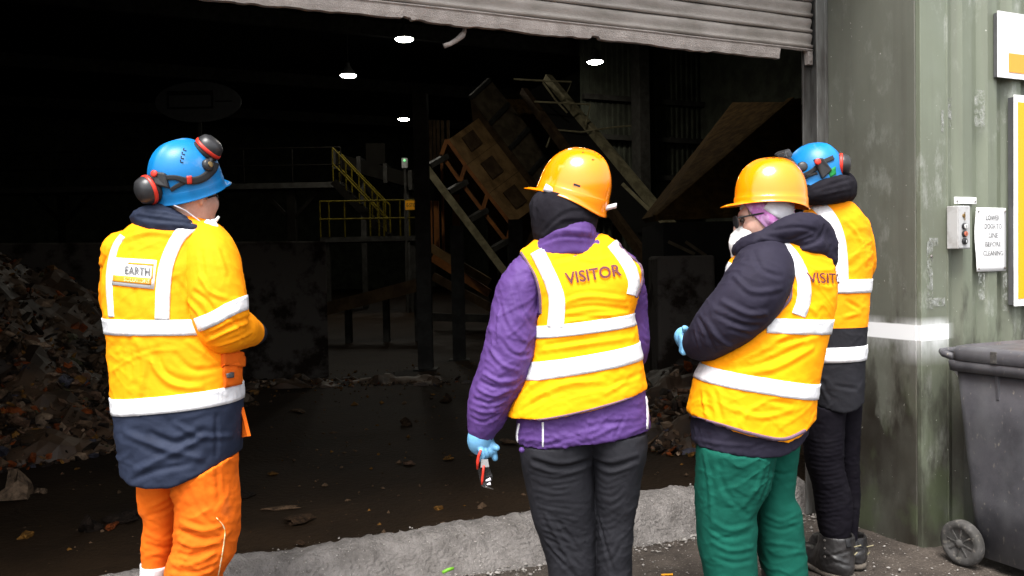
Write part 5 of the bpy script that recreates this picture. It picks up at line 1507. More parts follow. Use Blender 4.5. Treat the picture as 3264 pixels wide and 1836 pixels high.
boots(p2, [(W(1828, 2000, D).x, D + .0, -.25, 1), (W(1955, 2000, D).x, D + .02, .25, 1)])
# gloved hand holding spectacles
gl = [CH([(1534, 1372, .033, -.03), (1530, 1393, .034, -.03), (1528, 1412, .032, -.02), (1534, 1424, .024, -.015)], D, 8, .02)]
for k in range(4):
    dx, dy = 12.5 * k, -.056 + .010 * k
    gl.append(CH([(1526 + dx, 1410 - 3 * k, .0115, dy + .016), (1533 + dx, 1434 - 2 * k, .0095, dy - .004), (1539 + dx, 1455 - 5 * k, .0088, dy), (1532 + dx, 1466 - 7 * k, .0075, dy + .014)], D, 9, .004))
gl.append(CH([(1552, 1400, .015, -.01), (1570, 1420, .0125, -.03), (1585, 1428, .0095, -.04)], D, 8, .004))
gl.append(CH([(1560, 1420, .012, -.01), (1574, 1445, .011, -.02), (1578, 1462, .0095, -.02)], D, 8, .004))
fgl = lambda P: (lambda a: a)(__import__('functools').reduce(lambda x, y: smin(x, y, .0025), [g_(P) for g_ in gl]))
S = Surf(fgl, *bounds(D, 1490, 1600, 1365, 1475, -.14, .06), .0026, 1)
S.obj('glove', M['glove'], p2)
body(p2, D, [above(torso_l, 1330, D), tl, trr, fL, fR], fh2, (W(1480, 900, D).x, D - .25, .1), (W(2100, 900, D).x, D + .4, 1.75), extra=lambda P: fgl(P) + .006)
# spectacles
sgx = thing('safety_glasses', 'red and black safety glasses dangling from the blue glove', 'glasses', W(1545, 1560, D - .05))
lens = [(1521, 1492), (1558, 1486), (1571, 1518), (1566, 1535), (1536, 1556)]
P_ = [W(x, y, D - .062 + .012 * i / 4) for i, (x, y) in enumerate(lens)]
V = [tuple(p) for p in P_] + [tuple(p + Vector((0, .003, 0))) for p in P_]
obj('lens', V, [(4, 3, 2, 1, 0), (5, 6, 7, 8, 9)] + [(k, (k + 1) % 5, 5 + (k + 1) % 5, 5 + k) for k in range(5)], M['smoke_lens'], sgx)
MB().lathe([(.001, -.0015), (.022, -.0015), (.022, .0015), (.001, .0015)], W(1554, 1554, D - .05), (.25, .35, 1), 20).build('lens', M['smoke_lens'], sgx, smooth=True)
MB().tube([W(x, y, D - .075) for x, y in ((1533, 1434), (1526, 1452), (1523, 1470), (1521, 1496))], [.004, .005, .006, .003], 8).build('temple', M['red'], sgx, smooth=True)
MB().tube([W(x, y, D - .072) for x, y in ((1542, 1484), (1540, 1505), (1537, 1530), (1536, 1545))], [.0035, .0045, .0045, .003], 8).build('temple', M['red'], sgx, smooth=True)
MB().quadslab([W(1534, 1464, D - .07), W(1555, 1464, D - .066), W(1559, 1488, D - .066), W(1532, 1490, D - .07)], .004).build('brow_bar', M['silver'], sgx)
for q in ((1548, 1533, 1564, 1527), (1552, 1545, 1564, 1541)):
    MB().tube([W(q[0], q[1], D - .068), W(q[2], q[3], D - .068)], [.003, .006], 8).build('nose_pad', M['white_strap'], sgx, smooth=True)

# ------------------------------------------------------------------ worker in the orange jacket and trousers
D = 2.85
p1 = person('person in blue helmet, orange hi-vis jacket with navy hem and orange trousers, back turned', 560, D)
J = [(695, 470, 650, .085), (712, 432, 676, .10), (735, 402, 697, .115), (765, 382, 715, .125), (800, 364, 724, .135), (850, 346, 728, .15), (917, 340, 726, .16), (1000, 347, 734, .165), (1072, 358, 745, .165), (1133, 364, 755, .165), (1225, 372, 763, .168), (1317, 379, 767, .17), (1408, 391, 765, .172), (1488, 404, 757, .175), (1543, 420, 748, .175), (1575, 425, 745, .175)]
tl1 = loft(RW(J, D)); hm = below([(400, 1530), (422, 1543), (500, 1546), (563, 1543), (630, 1515), (691, 1482), (746, 1458), (790, 1440)], D - .12)
S1 = Surf(lambda P: np.maximum(tl1(P), hm(P)), *bounds(D, 320, 800, 680, 1590, -.22, .22), .0055)
S1.folds([(.010, .018, [(400, 1380), (520, 1430), (640, 1460)]), (-.010, .016, [(480, 1380), (560, 1410), (650, 1370)]), (.009, .016, [(430, 1500), (520, 1460), (640, 1400)]), (-.008, .014, [(420, 1530), (500, 1500), (600, 1480)]), (.008, .014, [(560, 1350), (640, 1390), (740, 1390)]), (-.006, .012, [(690, 1330), (690, 1450)]),
         (.007, .016, [(440, 1090), (460, 1160), (450, 1250)]), (-.007, .016, [(500, 1100), (520, 1180), (600, 1220)]), (.008, .016, [(470, 1130), (540, 1220), (640, 1235)]), (-.007, .014, [(560, 1130), (620, 1180), (740, 1160)]), (.007, .014, [(600, 1090), (660, 1130), (720, 1190)]), (-.006, .014, [(410, 1080), (420, 1200)]),
         (.006, .014, [(600, 960), (610, 900), (640, 860)]), (-.008, .013, [(560, 890), (600, 950), (610, 1000)]), (.007, .014, [(400, 760), (480, 740), (570, 750)]), (-.005, .014, [(420, 800), (430, 960)])], D, rough=.0042, rs=6, seed=31, fine=.001)
ax1 = (W(556, 1100, D).x, D)
hb = plane_px((376, 1287), (765, 1246), D, ax1, -.0); hb = (W(514, 1297, D - .17).z, hb[1] * .9, 0)
sw = lambda V: V[:, 2] - (hb[0] + hb[1] * (V[:, 0] - ax1[0]))
Fu, Fd = split(S1, lambda V: -(sw(V)))
ja = obj('jacket_upper', *compact(S1.V, Fd), M['hv'], p1, smooth=True)
js = obj('jacket_skirt', *compact(S1.V, Fu), M['navy'], p1, smooth=True)
band('reflective_band', S1, ax1, (hb[0] + .004, hb[1], 0), .054, M['tape'], ja)
cb_ = plane_px((352, 1030), (618, 1033), D, ax1, -.16)
band('reflective_band', S1, ax1, (W(496, 1045, D - .165).z, -.02, 0), .050, M['tape'], ja)
tape_px('shoulder_tape', S1, [(612, 716), (575, 750), (550, 793), (530, 850), (521, 917), (517, 1020)], [42, 42, 42, 44, 46, 46], M['tape'], ja, D)
tape_px('shoulder_tape', S1, [(392, 752), (368, 790), (354, 850), (350, 917), (356, 1010)], [16, 18, 20, 18, 16], M['tape'], ja, D)
fq = fit_quad(S1, [(365, 822), (500, 830), (491, 922), (359, 908)], D)
lg = print_fit('logo_patch', fq, (0, 1, 0, 1), None, M['sign_white'], ja, .0045)
print_fit('logo_gold_bar', fq, (.03, .93, .64, .87), None, M['logo_gold'], lg, .0062)
print_fit('logo_gold_bar', fq, (.36, .95, .14, .20), None, M['logo_gold'], lg, .0062)
print_fit('logo_gold_bar', fq, (.92, .95, .20, .64), None, M['logo_gold'], lg, .0064)
print_fit('logo_text', fq, (.31, .885, .29, .575), 'EARTH', M['print_black'], lg, .0085, .02)
print_fit('logo_text', fq, (.06, .26, .33, .575), 'new', M['logo_faint'], lg, .0085, .0)
print_fit('logo_text', fq, (.30, .90, .69, .82), 'SOLUTIONS', M['logo_worn'], lg, .0085, .01)
slN = [(655, 770, .072, -.03), (676, 830, .086, -.06), (690, 920, .088, -.09), (702, 1000, .086, -.10), (712, 1052, .072, -.08), (752, 1050, .068, .02), (785, 1056, .052, .12), (800, 1060, .046, .16)]
slF = [(392, 800, .068, .02), (368, 880, .046, .06), (362, 960, .044, .12), (400, 1030, .045, .24), (470, 1050, .04, .34)]
fN, fF = CH(slN, D, 20), CH(slF, D)
S = Surf(fN, *bounds(D, 560, 850, 690, 1150, -.25, .28), .0055)
S.folds([(.009, .013, [(600, 960), (640, 1010), (650, 1060)]), (-.010, .012, [(620, 930), (660, 960), (690, 1010)]), (.009, .012, [(640, 880), (670, 930), (720, 950)]), (.008, .011, [(660, 1090), (720, 1060), (790, 1030)]), (-.008, .010, [(670, 1070), (730, 1040), (800, 1010)]), (.007, .010, [(690, 1105), (750, 1085), (800, 1060)]),
         (-.006, .012, [(640, 800), (650, 880)]), (.006, .012, [(690, 790), (720, 870)]), (-.006, .010, [(720, 1010), (760, 1030), (770, 1090)])], D, rough=.0042, rs=8, seed=33, fine=.001)
so = S.obj('sleeve', M['hv'], p1)
tape_px('sleeve_band', S, [(628, 1036), (680, 1015), (735, 985), (795, 960)], 44, M['tape'], so, D)
c0 = W(800, 1060, D + .15); c1 = W(815, 1063, D + .24)
MB().tube([W(792, 1058, D + .13), c0, c1], [.046, .046, .042], 20).build('cuff', M['navy'], so, smooth=True)
S = Surf(fF, *bounds(D, 310, 520, 740, 1100, -.1, .42), .0055); S.folds([], D, rough=.0042, rs=9, seed=34)
S.obj('sleeve', M['hv'], p1)
# pocket and open front flap
pk = quad_px('chest_pocket', S1, [(706, 1133), (766, 1128), (763, 1225), (712, 1236)], M['orange_cloth'], ja, D, off=.010)
quad_px('pocket_flap', S1, [(704, 1128), (770, 1122), (768, 1168), (706, 1172)], M['orange_cloth'], pk, D, off=.016)
quad_px('pocket_tab', S1, [(716, 1188), (737, 1187), (736, 1203), (716, 1204)], M['sign_back'], pk, D, off=.013, nu=5, nv=4)
MB().quadslab([W(762, 1290, D + .05), W(772, 1300, D + .02), W(794, 1390, D + .0), W(764, 1396, D + .05)], .012).build('front_flap', M['orange_cloth'], ja)
# collar
fc_ = loft(RW([(648, 508, 566, .05, -.03), (662, 462, 590, .095, -.01), (685, 430, 640, .115, 0), (705, 432, 672, .12, 0), (728, 445, 690, .12, 0), (750, 470, 690, .11, 0)], D))
ctc = below([(420, 690), (440, 668), (500, 650), (540, 648), (580, 668), (630, 705), (680, 738), (700, 750)], D)
S = Surf(lambda P: np.maximum(fc_(P), -ctc(P)), *bounds(D, 410, 720, 630, 770, -.2, .2), .0055)
S.folds([(-.008, .010, [(436, 690), (500, 700), (620, 712)]), (.006, .010, [(470, 670), (540, 680), (600, 695)])], D, rough=.003, rs=12, seed=35)
S.obj('collar', M['navy'], p1)
MB().tube([W(x, y, D - .105 + .0006 * (x - 555)) for x, y in ((555, 655), (590, 670), (630, 700), (665, 728))], .0024, 6).build('drawcord', M['white_strap'], p1)
# head
m1 = frame((.50, .86, .04), 0.0)
fh1 = head_sdf(W(602, 622, D), m1, .95)
mh = frame((.52, .74, .34), .16)
ho, HS, at = helmet(p1, W(594, 580, D), mh, M['helmet_blue'], a=.108, b=.122, H=.140, rim=.036, side=.002, nape=.004, peak=.030, flare=.35, pw=48)
for k, (x, y) in enumerate(((590, 480), (585, 492), (582, 505), (580, 517))):
    h = HS.hit(x, y, D); MB().box(h[0].x - .004, h[0].x + .004, h[0].y - .003, h[0].y + .003, h[0].z - .001, h[0].z + .001).build('vent_slot', M['webbing'], ho)
    MB().box(h[0].x - .005, h[0].x - .003, h[0].y - .003, h[0].y + .003, h[0].z, h[0].z + .008).build('vent_slot', M['webbing'], ho)
sb_ = tape_px('goggle_strap', HS, [(525, 566), (560, 566), (596, 576), (640, 570), (672, 545), (684, 520)], [16, 15, 22, 24, 24, 22], M['webbing'], ho, D, off=.006)
tape_px('goggle_strap', HS, [(545, 605), (565, 592), (590, 580)], 13, M['webbing'], ho, D, off=.005, n=14)
quad_px('strap_buckle', HS, [(594, 561), (608, 560), (609, 584), (596, 586)], M['red'], ho, D, off=.012, nu=5, nv=5)
h = HS.hit(660, 527, D)
kb = MB().lathe([(.020, 0), (.021, .010), (.017, .016), (.006, .017)], h[0] - h[1] * .002, h[1], 20).build('side_knob', M['cup'], ho, smooth=True)
MB().lathe([(.010, .016), (.009, .020), (.002, .021)], h[0] - h[1] * .002, h[1], 12).build('knob_badge', M['brass'], kb)
MB().lathe([(.013, 0), (.013, .012), (.008, .018)], W(594, 459, D), (0, 0, 1), 16).build('lamp_clip', M['silver'], ho, smooth=True)
pv = HS.hit(508, 575, D)[0]
MB().quadslab([W(485, 545, D - .115), W(530, 552, D - .125), W(540, 602, D - .12), W(498, 590, D - .12)], .026).build('pivot_arm', M['cup'], ho, bevel=.006)
MB().lathe([(.011, 0), (.011, .006), (.008, .008)], W(493, 554, D - .129), (-.1, -1, .1), 16).build('pivot_button', M['red'], ho, smooth=True)
muff(p1, W(498, 598, D - .085), (-.62, -.62, -.30), 1.03)
muff(p1, W(648, 490, D - .02), (.62, -.05, .62), 1.0)
MB().tube([W(505, 575, D - .12), W(486, 585, D - .11), W(478, 600, D - .10)], .008, 8).build('muff_arm', M['cup'], ho, smooth=True)
MB().tube([W(660, 530, D - .07), W(672, 512, D - .05), W(668, 495, D - .03)], .008, 8).build('muff_arm', M['cup'], ho, smooth=True)
MB().tube([W(500, 545, D - .02), W(484, 530, D + .02), W(480, 545, D + .03)], .012, 8).build('muff_arm', M['cup'], ho, smooth=True)
# spectacles edge and hanging mask
MB().tube([W(664, 630, D - .04), W(690, 622, D + .03), W(697, 630, D + .05)], .003, 6).build('spectacle_frame', M['webbing'], p1)
MB().lathe([(.002, -.001), (.017, -.001), (.017, .001), (.002, .001)], W(693, 632, D + .045), (.9, .3, .0), 14).build('spectacle_lens', M['glass'], p1)
mk = MB().tube([W(x, y, D - .06 + .004 * i) for i, (x, y) in enumerate(((648, 722), (662, 712), (676, 718), (688, 732), (695, 748)))], [.010, .014, .018, .014, .006], 12).build('dust_mask', M['mask'], p1, smooth=True)
MB().tube([W(x, y, D - .04) for x, y in ((664, 716), (678, 704), (690, 702), (698, 690))], [.007, .006, .006, .004], 8).build('mask_strap', M['mask'], mk, smooth=True)
MB().lathe([(.012, 0), (.012, .008), (.008, .010)], W(676, 724, D - .035), (.3, -.9, -.1), 14).build('mask_valve', M['steel_box'], mk, smooth=True)
# trousers
ta = loft(RW([(1470, 455, 620, .12, .08), (1543, 452, 590, .115, .09), (1611, 457, 582, .105, .09), (1640, 471, 582, .10, .09), (1715, 465, 575, .095, .09), (1812, 463, 556, .09, .09), (1860, 462, 545, .085, .09), (1950, 470, 545, .08, .09), (2085, 476, 545, .08, .09)], D))
tb = loft(RW([(1420, 545, 752, .125, -.03), (1480, 546, 748, .125, -.03), (1531, 552, 750, .12, -.03), (1611, 568, 758, .112, -.03), (1684, 564, 756, .105, -.03), (1733, 561, 748, .1, -.03), (1776, 543, 737, .1, -.03), (1836, 530, 704, .095, -.03), (1950, 536, 680, .09, -.03), (2085, 545, 665, .085, -.03)], D))
S = Surf(under(lambda P: smin(ta(P), tb(P), .012), tl1, hm), *bounds(D, 430, 790, 1410, 2100, -.2, .3), .0055)
S.folds([(.014, .014, [(575, 1665), (640, 1690), (700, 1680)]), (-.014, .013, [(570, 1690), (630, 1715), (700, 1712)]), (.012, .014, [(565, 1718), (610, 1740), (690, 1735)]), (-.010, .012, [(560, 1765), (620, 1770), (690, 1740)]), (.010, .012, [(545, 1790), (610, 1800), (680, 1765)]), (-.010, .012, [(540, 1815), (620, 1825), (690, 1800)]),
         (.010, .013, [(470, 1620), (510, 1600), (560, 1570)]), (-.010, .012, [(470, 1645), (520, 1630), (570, 1600)]), (.009, .012, [(466, 1700), (520, 1720), (565, 1700)]), (-.009, .012, [(466, 1735), (520, 1745), (560, 1735)]), (.008, .012, [(465, 1770), (510, 1765), (550, 1780)]), (.006, .014, [(640, 1520), (660, 1600), (720, 1660)]), (-.006, .013, [(600, 1560), (640, 1640), (720, 1700)]), (-.006, .014, [(690, 1480), (700, 1600)])], D, rough=.005, rs=7, seed=36, fine=.001, gain=.7)
to = S.obj('trousers', M['orange_cloth'], p1)
band('reflective_band', S, (W(503, 1830, D).x, D + .09), (W(500, 1838, D).z, 0, 0), .05, M['tape'], to, th=(120, 330))
tape_px('seam', S, [(690, 1650), (715, 1685), (712, 1740), (695, 1836)], 3, M['logo_worn'], to, D, n=16, m=3, off=.002)
boots(p1, [(W(512, 2000, D).x, D + .09, .8, .6), (W(600, 2000, D).x, D - .03, .8, .6)])
gN = CH([(790, 1058, .030, .14), (800, 1062, .028, .18), (806, 1068, .024, .22)], D)
body(p1, D, [above(tl1, 1400, D), ta, tb, fN, fF], fh1, (W(320, 900, D).x, D - .3, .1), (W(860, 900, D).x, D + .45, 1.85), extra=gN)

# ------------------------------------------------------------------ visitor in green trousers
D = 3.1
p3 = person('person in amber helmet, dark jacket, visitor vest and green trousers, looking down left', 2400, D)
J = [(725, 2420, 2520, .07), (755, 2385, 2560, .10), (790, 2362, 2600, .125), (835, 2342, 2626, .14), (890, 2334, 2636, .15), (950, 2325, 2638, .155), (1023, 2310, 2626, .16), (1103, 2285, 2608, .165), (1195, 2240, 2592, .17), (1256, 2222, 2582, .172), (1329, 2210, 2572, .172), (1400, 2208, 2560, .17), (1440, 2210, 2548, .165), (1460, 2212, 2545, .165)]
tl3 = loft(RW(J, D)); hm = below([(2190, 1420), (2206, 1424), (2313, 1440), (2400, 1447), (2472, 1446), (2530, 1425), (2570, 1395)], D - .1)
S = Surf(lambda P: np.maximum(tl3(P), hm(P)), *bounds(D, 2180, 2680, 710, 1480, -.22, .22), .0055)
S.folds([(.005, .01, [(2215, 1400), (2300, 1415), (2400, 1420)]), (-.005, .009, [(2400, 1425), (2480, 1400)])], D, rough=.004, rs=10, seed=41)
jk3 = S.obj('jacket_body', M['ink_cloth'], p3)
V_ = [(740, 2410, 2540, .08), (762, 2385, 2572, .105), (795, 2352, 2615, .135), (840, 2326, 2642, .155), (890, 2316, 2652, .165), (950, 2310, 2652, .172), (1023, 2298, 2638, .176), (1103, 2268, 2620, .18), (1195, 2222, 2603, .186), (1256, 2206, 2594, .19), (1329, 2194, 2586, .19), (1400, 2192, 2572, .19), (1425, 2192, 2566, .19)]
vl3 = loft(RW(V_, D)); h3 = below([(2170, 1320), (2191, 1326), (2283, 1353), (2405, 1388), (2497, 1404), (2540, 1392), (2575, 1370), (2600, 1355)], D - .13)
S3 = Surf(lambda P: np.maximum(vl3(P), h3(P)), *bounds(D, 2160, 2690, 720, 1440, -.24, .24), .0055)
S3.folds([(.010, .016, [(2330, 1160), (2420, 1120), (2520, 1060)]), (-.009, .014, [(2360, 1175), (2450, 1150), (2560, 1100)]), (.009, .015, [(2400, 1190), (2480, 1170), (2590, 1110)]), (-.007, .013, [(2440, 1100), (2520, 1085), (2610, 1060)]), (.007, .014, [(2240, 1250), (2250, 1320)]), (-.006, .014, [(2280, 1250), (2300, 1340)]), (.006, .014, [(2340, 1300), (2420, 1330), (2520, 1310)]),
          (-.006, .014, [(2450, 1280), (2540, 1290)]), (.007, .012, [(2560, 950), (2600, 1000)]), (-.006, .012, [(2530, 960), (2560, 1010)]), (.006, .014, [(2500, 900), (2560, 940)]), (-.005, .012, [(2460, 1300), (2480, 1390)])], D, rough=.005, rs=6, seed=42, fine=.0008)
vs3 = S3.obj('vest', M['hv_vest'], p3)
ax3 = (W(2440, 1100, D).x, D)
band('reflective_band', S3, ax3, (W(2570, 1036, D - .15).z, -.06, .0), .052, M['tape'], vs3, th=(255, 440))
lb3 = plane_px((2240, 1190), (2560, 1262), D, (W(2400, 1200, D).x, D), -.14)
band('reflective_band', S3, (W(2400, 1200, D).x, D), (W(2400, 1234, D - .19).z, lb3[1] * .72, 0.0), .056, M['tape'], vs3)
tape_px('shoulder_tape', S3, [(2470, 762), (2512, 800), (2545, 850), (2562, 905), (2560, 960), (2545, 1005)], [34, 38, 40, 42, 44, 44], M['tape'], vs3, D)
tape_px('shoulder_tape', S3, [(2330, 838), (2312, 872), (2296, 905), (2286, 930)], 12, M['tape'], vs3, D, n=16)
zt = W(2590, 866, D - .1).z
text_wrap('visitor_print', S3, 'VISITOR', ax3, 299, 352, zt - .036, zt, -.012, M['print_brown'], vs3)
tape_px('edge_binding', S3, [(2443, 778), (2470, 800), (2497, 832), (2516, 876), (2520, 942), (2494, 982), (2420, 1060)], 8, M['bind'], vs3, D, m=3, off=.006)
tape_px('edge_binding', S3, [(2196, 1326), (2283, 1349), (2405, 1384), (2497, 1399), (2565, 1372)], 9, M['bind'], vs3, D, m=3, off=.006)
slN = [(2446, 818, .086, -.06), (2428, 880, .106, -.12), (2380, 960, .108, -.14), (2300, 1040, .094, -.11), (2242, 1090, .068, -.02), (2206, 1092, .046, .06)]
slF = [(2400, 830, .08, .12), (2370, 930, .08, .18), (2320, 1030, .075, .20), (2240, 1080, .06, .18), (2205, 1085, .045, .14)]
fN3, fF3 = CH(slN, D, 18), CH(slF, D)
S = Surf(fN3, *bounds(D, 2150, 2560, 740, 1200, -.32, .14), .0055)
S.folds([(.010, .016, [(2300, 960), (2380, 1000), (2440, 1000)]), (-.010, .015, [(2280, 1000), (2360, 1035), (2420, 1040)]), (.009, .014, [(2250, 1020), (2290, 1080), (2340, 1110)]), (-.009, .012, [(2225, 1010), (2250, 1060), (2280, 1120)]), (.008, .014, [(2340, 880), (2400, 930), (2490, 920)]), (-.007, .014, [(2400, 800), (2430, 860), (2490, 880)]), (.007, .012, [(2215, 1060), (2230, 1110)]), (-.007, .012, [(2330, 1050), (2390, 1070)])], D, rough=.0042, rs=6, seed=43, fine=.001)
S.obj('sleeve', M['ink_cloth'], p3)
S = Surf(fF3, *bounds(D, 2150, 2480, 760, 1150, -.1, .35), .010); S.folds([], D, seed=44)
S.obj('sleeve', M['ink_cloth'], p3)
# hood and collar
hood = [CH([(2462, 750, .024, -.10), (2506, 732, .032, -.11), (2560, 722, .042, -.10), (2612, 732, .034, -.06), (2632, 790, .034, -.04), (2644, 850, .012, -.04)], D, 14, .03),
        ell(W(2556, 785, D - .03), (.09, .12, .062)), CH([(2462, 750, .026, -.10), (2416, 772, .030, -.10), (2376, 790, .030, -.05), (2354, 800, .026, .02)], D, 10, .02),
        CH([(2600, 800, .05, -.06), (2632, 845, .02, -.05)], D, 5, .02), CH([(2480, 735, .05, .06), (2420, 760, .05, .08), (2370, 785, .03, .05)], D, 6)]
nh = ell(W(2462, 700, D + .01), (.084, .105, .078))
def fhood(P):
    d = None
    for g_ in hood:
        q = g_(P); d = q if d is None else smin(d, q, .022)
    return -smin(-d, nh(P), .02)
S = Surf(fhood, *bounds(D, 2320, 2680, 660, 900, -.24, .24), .006)
S.folds([(-.010, .011, [(2420, 775), (2500, 790), (2600, 770), (2630, 720)]), (.008, .010, [(2430, 760), (2510, 770), (2590, 745)]), (.006, .012, [(2540, 830), (2600, 830), (2640, 850)]), (-.006, .012, [(2520, 800), (2580, 810), (2630, 820)]), (-.006, .01, [(2460, 735), (2540, 725), (2600, 735)])], D, rough=.004, rs=9, seed=45)
S.obj('hood', M['ink_cloth'], p3)
m3 = frame((-.97, .16, -.14), 0.0)
hc3 = W(2440, 690, D)
fh3 = head_sdf(hc3, m3, .92)
ho, HS, at = helmet(p3, W(2457, 628, D), frame((-.98, .10, .02), .0), M['helmet_gold'], a=.110, b=.128, H=.140, peak=.044, rim=.030, side=.008, flare=.45, pw=46)
for th, z in ((-55, 1.30), (-95, 1.36), (-130, 1.30)):
    slots(ho, at, [(th, z, .005, .0016, .1)])
def hp(p): return hc3 + m3 @ (Vector(p) * .92)
# pink band round the head
G, N = [], []
hs_ = Surf(fh3, (hc3.x - .16, hc3.y - .14, hc3.z - .18), (hc3.x + .16, hc3.y + .14, hc3.z + .17), .006)
tape_px('headband', hs_, [(2385, 636), (2415, 662), (2445, 692), (2474, 722)], [38, 50, 54, 50], M['pink'], p3, D, off=.008, n=20, m=8)
tape_px('headband', hs_, [(2452, 640), (2485, 665), (2520, 690)], 60, M['white_strap'], p3, D, off=.010, n=16, m=8)
tape_px('headband', hs_, [(2500, 645), (2525, 660), (2545, 680)], 50, M['pink'], p3, D, off=.009, n=14, m=8)
tape_px('forehead_band', hs_, [(2352, 655), (2375, 646), (2405, 640)], 26, M['white_strap'], p3, D, off=.007, n=12, m=5)
for k in range(14):
    a = (2385 + k * 3.5, 664 + k * 2.2)
    pts = [hs_.hit(a[0] + j * (1.5 + .6 * math.sin(k)), a[1] + j * (6 + 2 * math.cos(k * 2)), D) for j in range(4)]
    MB().tube([h[0] + h[1] * .003 for h in pts], [.0016, .0018, .0014, .0006], 5).build('hair_lock', M['hair'], p3)
sp = MB().tube([hp((-.080, .0, .012)), hp((-.074, .06, .012)), hp((-.062, .110, .010))], .0032, 6).build('spectacles', M['webbing'], p3)
for s_ in (-1, 1):
    MB().lathe([(.021, -.0015), (.0235, -.0015), (.0235, .0015), (.021, .0015)], hp((s_ * .033, .118, -.004)), m3 @ Vector((s_ * .25, 1, 0)), 20).build('spectacle_rim', M['webbing'], sp)
    MB().lathe([(.001, -.0008), (.0215, -.0008), (.0215, .0008), (.001, .0008)], hp((s_ * .033, .118, -.004)), m3 @ Vector((s_ * .25, 1, 0)), 20).build('spectacle_lens', M['glass'], sp)
MB().tube([hp((-.012, .122, .0)), hp((.012, .122, .0))], .002, 6).build('bridge', M['webbing'], sp)
for s_ in (-1, 1):
    MB().lathe([(.001, -.010), (.008, -.006), (.0105, 0), (.008, .006), (.001, .010)], hp((s_ * .031, .092, -.002)), m3 @ Vector((0, 1, 0)), 12).build('eye', M['hair'], p3, smooth=True)
fm_ = [chain([hp((0, .095, -.055)), hp((0, .112, -.10)), hp((0, .12, -.15))], [.030, .034, .016], 8, .02), chain([hp((-.03, .07, -.05)), hp((-.02, .10, -.10))], [.022, .026], 4, .01)]
S = Surf(lambda P: smin(fm_[0](P), fm_[1](P), .02), tuple(np.array(hp((0, .09, -.1))) - .13), tuple(np.array(hp((0, .09, -.1))) + .13), .005)
S.folds([(.004, .006, [(2340, 745), (2350, 780)]), (-.004, .006, [(2350, 740), (2362, 780)])], D, rough=.003, rs=20, seed=47)
S.obj('dust_mask', M['mask'], p3)
ta = loft(RW([(1380, 2230, 2500, .15, -.02), (1433, 2223, 2470, .145, -.03), (1470, 2221, 2462, .14, -.03), (1549, 2219, 2450, .125, -.03), (1623, 2220, 2408, .115, -.03), (1684, 2223, 2410, .108, -.03), (1745, 2229, 2408, .105, -.03), (1836, 2246, 2411, .1, -.03), (1990, 2262, 2405, .095, -.03)], D))
tb = loft(RW([(1380, 2400, 2540, .13, .07), (1439, 2405, 2533, .13, .07), (1500, 2410, 2528, .12, .07), (1574, 2408, 2524, .11, .07), (1620, 2408, 2546, .11, .07), (1714, 2412, 2558, .105, .07), (1836, 2432, 2569, .1, .07), (1990, 2440, 2560, .095, .07)], D))
ft3 = under(lambda P: smin(ta(P), tb(P), .008), tl3, hm)
S = Surf(ft3, *bounds(D, 2200, 2600, 1370, 2000, -.22, .25), .0055)
S.folds([(.009, .016, [(2245, 1450), (2262, 1560), (2270, 1680)]), (-.008, .015, [(2290, 1460), (2310, 1560), (2380, 1640)]), (-.010, .014, [(2270, 1690), (2320, 1715), (2390, 1700)]), (.010, .014, [(2275, 1665), (2330, 1690), (2400, 1670)]), (.009, .013, [(2270, 1730), (2330, 1755), (2400, 1745)]), (-.008, .013, [(2280, 1780), (2340, 1795), (2400, 1785)]),
         (-.008, .012, [(2455, 1500), (2490, 1512), (2525, 1505)]), (.008, .012, [(2440, 1640), (2490, 1660), (2540, 1640)]), (-.008, .012, [(2430, 1670), (2490, 1690), (2550, 1670)]), (.007, .012, [(2440, 1730), (2500, 1735), (2555, 1745)]), (.008, .014, [(2440, 1470), (2410, 1560), (2360, 1620)]), (-.009, .013, [(2460, 1470), (2450, 1540), (2420, 1610)])], D, rough=.0042, rs=6, seed=48, fine=.001, gain=.6)
S.obj('trousers', M['green_cloth'], p3)
boots(p3, [(W(2330, 2000, D).x, D - .03, -.8, .5), (W(2500, 2000, D).x, D + .07, -.7, .6)])
g3 = [CH([(2208, 1092, .036, .05), (2190, 1082, .036, .06), (2178, 1070, .030, .07)], D, 8)]
for k in range(4):
    g3.append(CH([(2184 - k, 1060 + 16 * k, .012, .05), (2174, 1072 + 15 * k, .011, .03), (2180, 1086 + 13 * k, .010, .01)], D, 7, .004))
g3.append(CH([(2190, 1056, .013, .03), (2182, 1046, .011, .01)], D, 5, .004))
fg3 = lambda P: __import__('functools').reduce(lambda x, y: smin(x, y, .008), [g_(P) for g_ in g3])
S = Surf(fg3, *bounds(D, 2150, 2230, 1030, 1140, -.06, .15), .0035)
S.obj('glove', M['glove'], p3)
body(p3, D, [above(tl3, 1330, D), ta, tb, fN3, fF3], fh3, (W(2150, 900, D).x, D - .35, .1), (W(2690, 900, D).x, D + .4, 1.72), extra=lambda P: fg3(P) + .007, h=.0085)

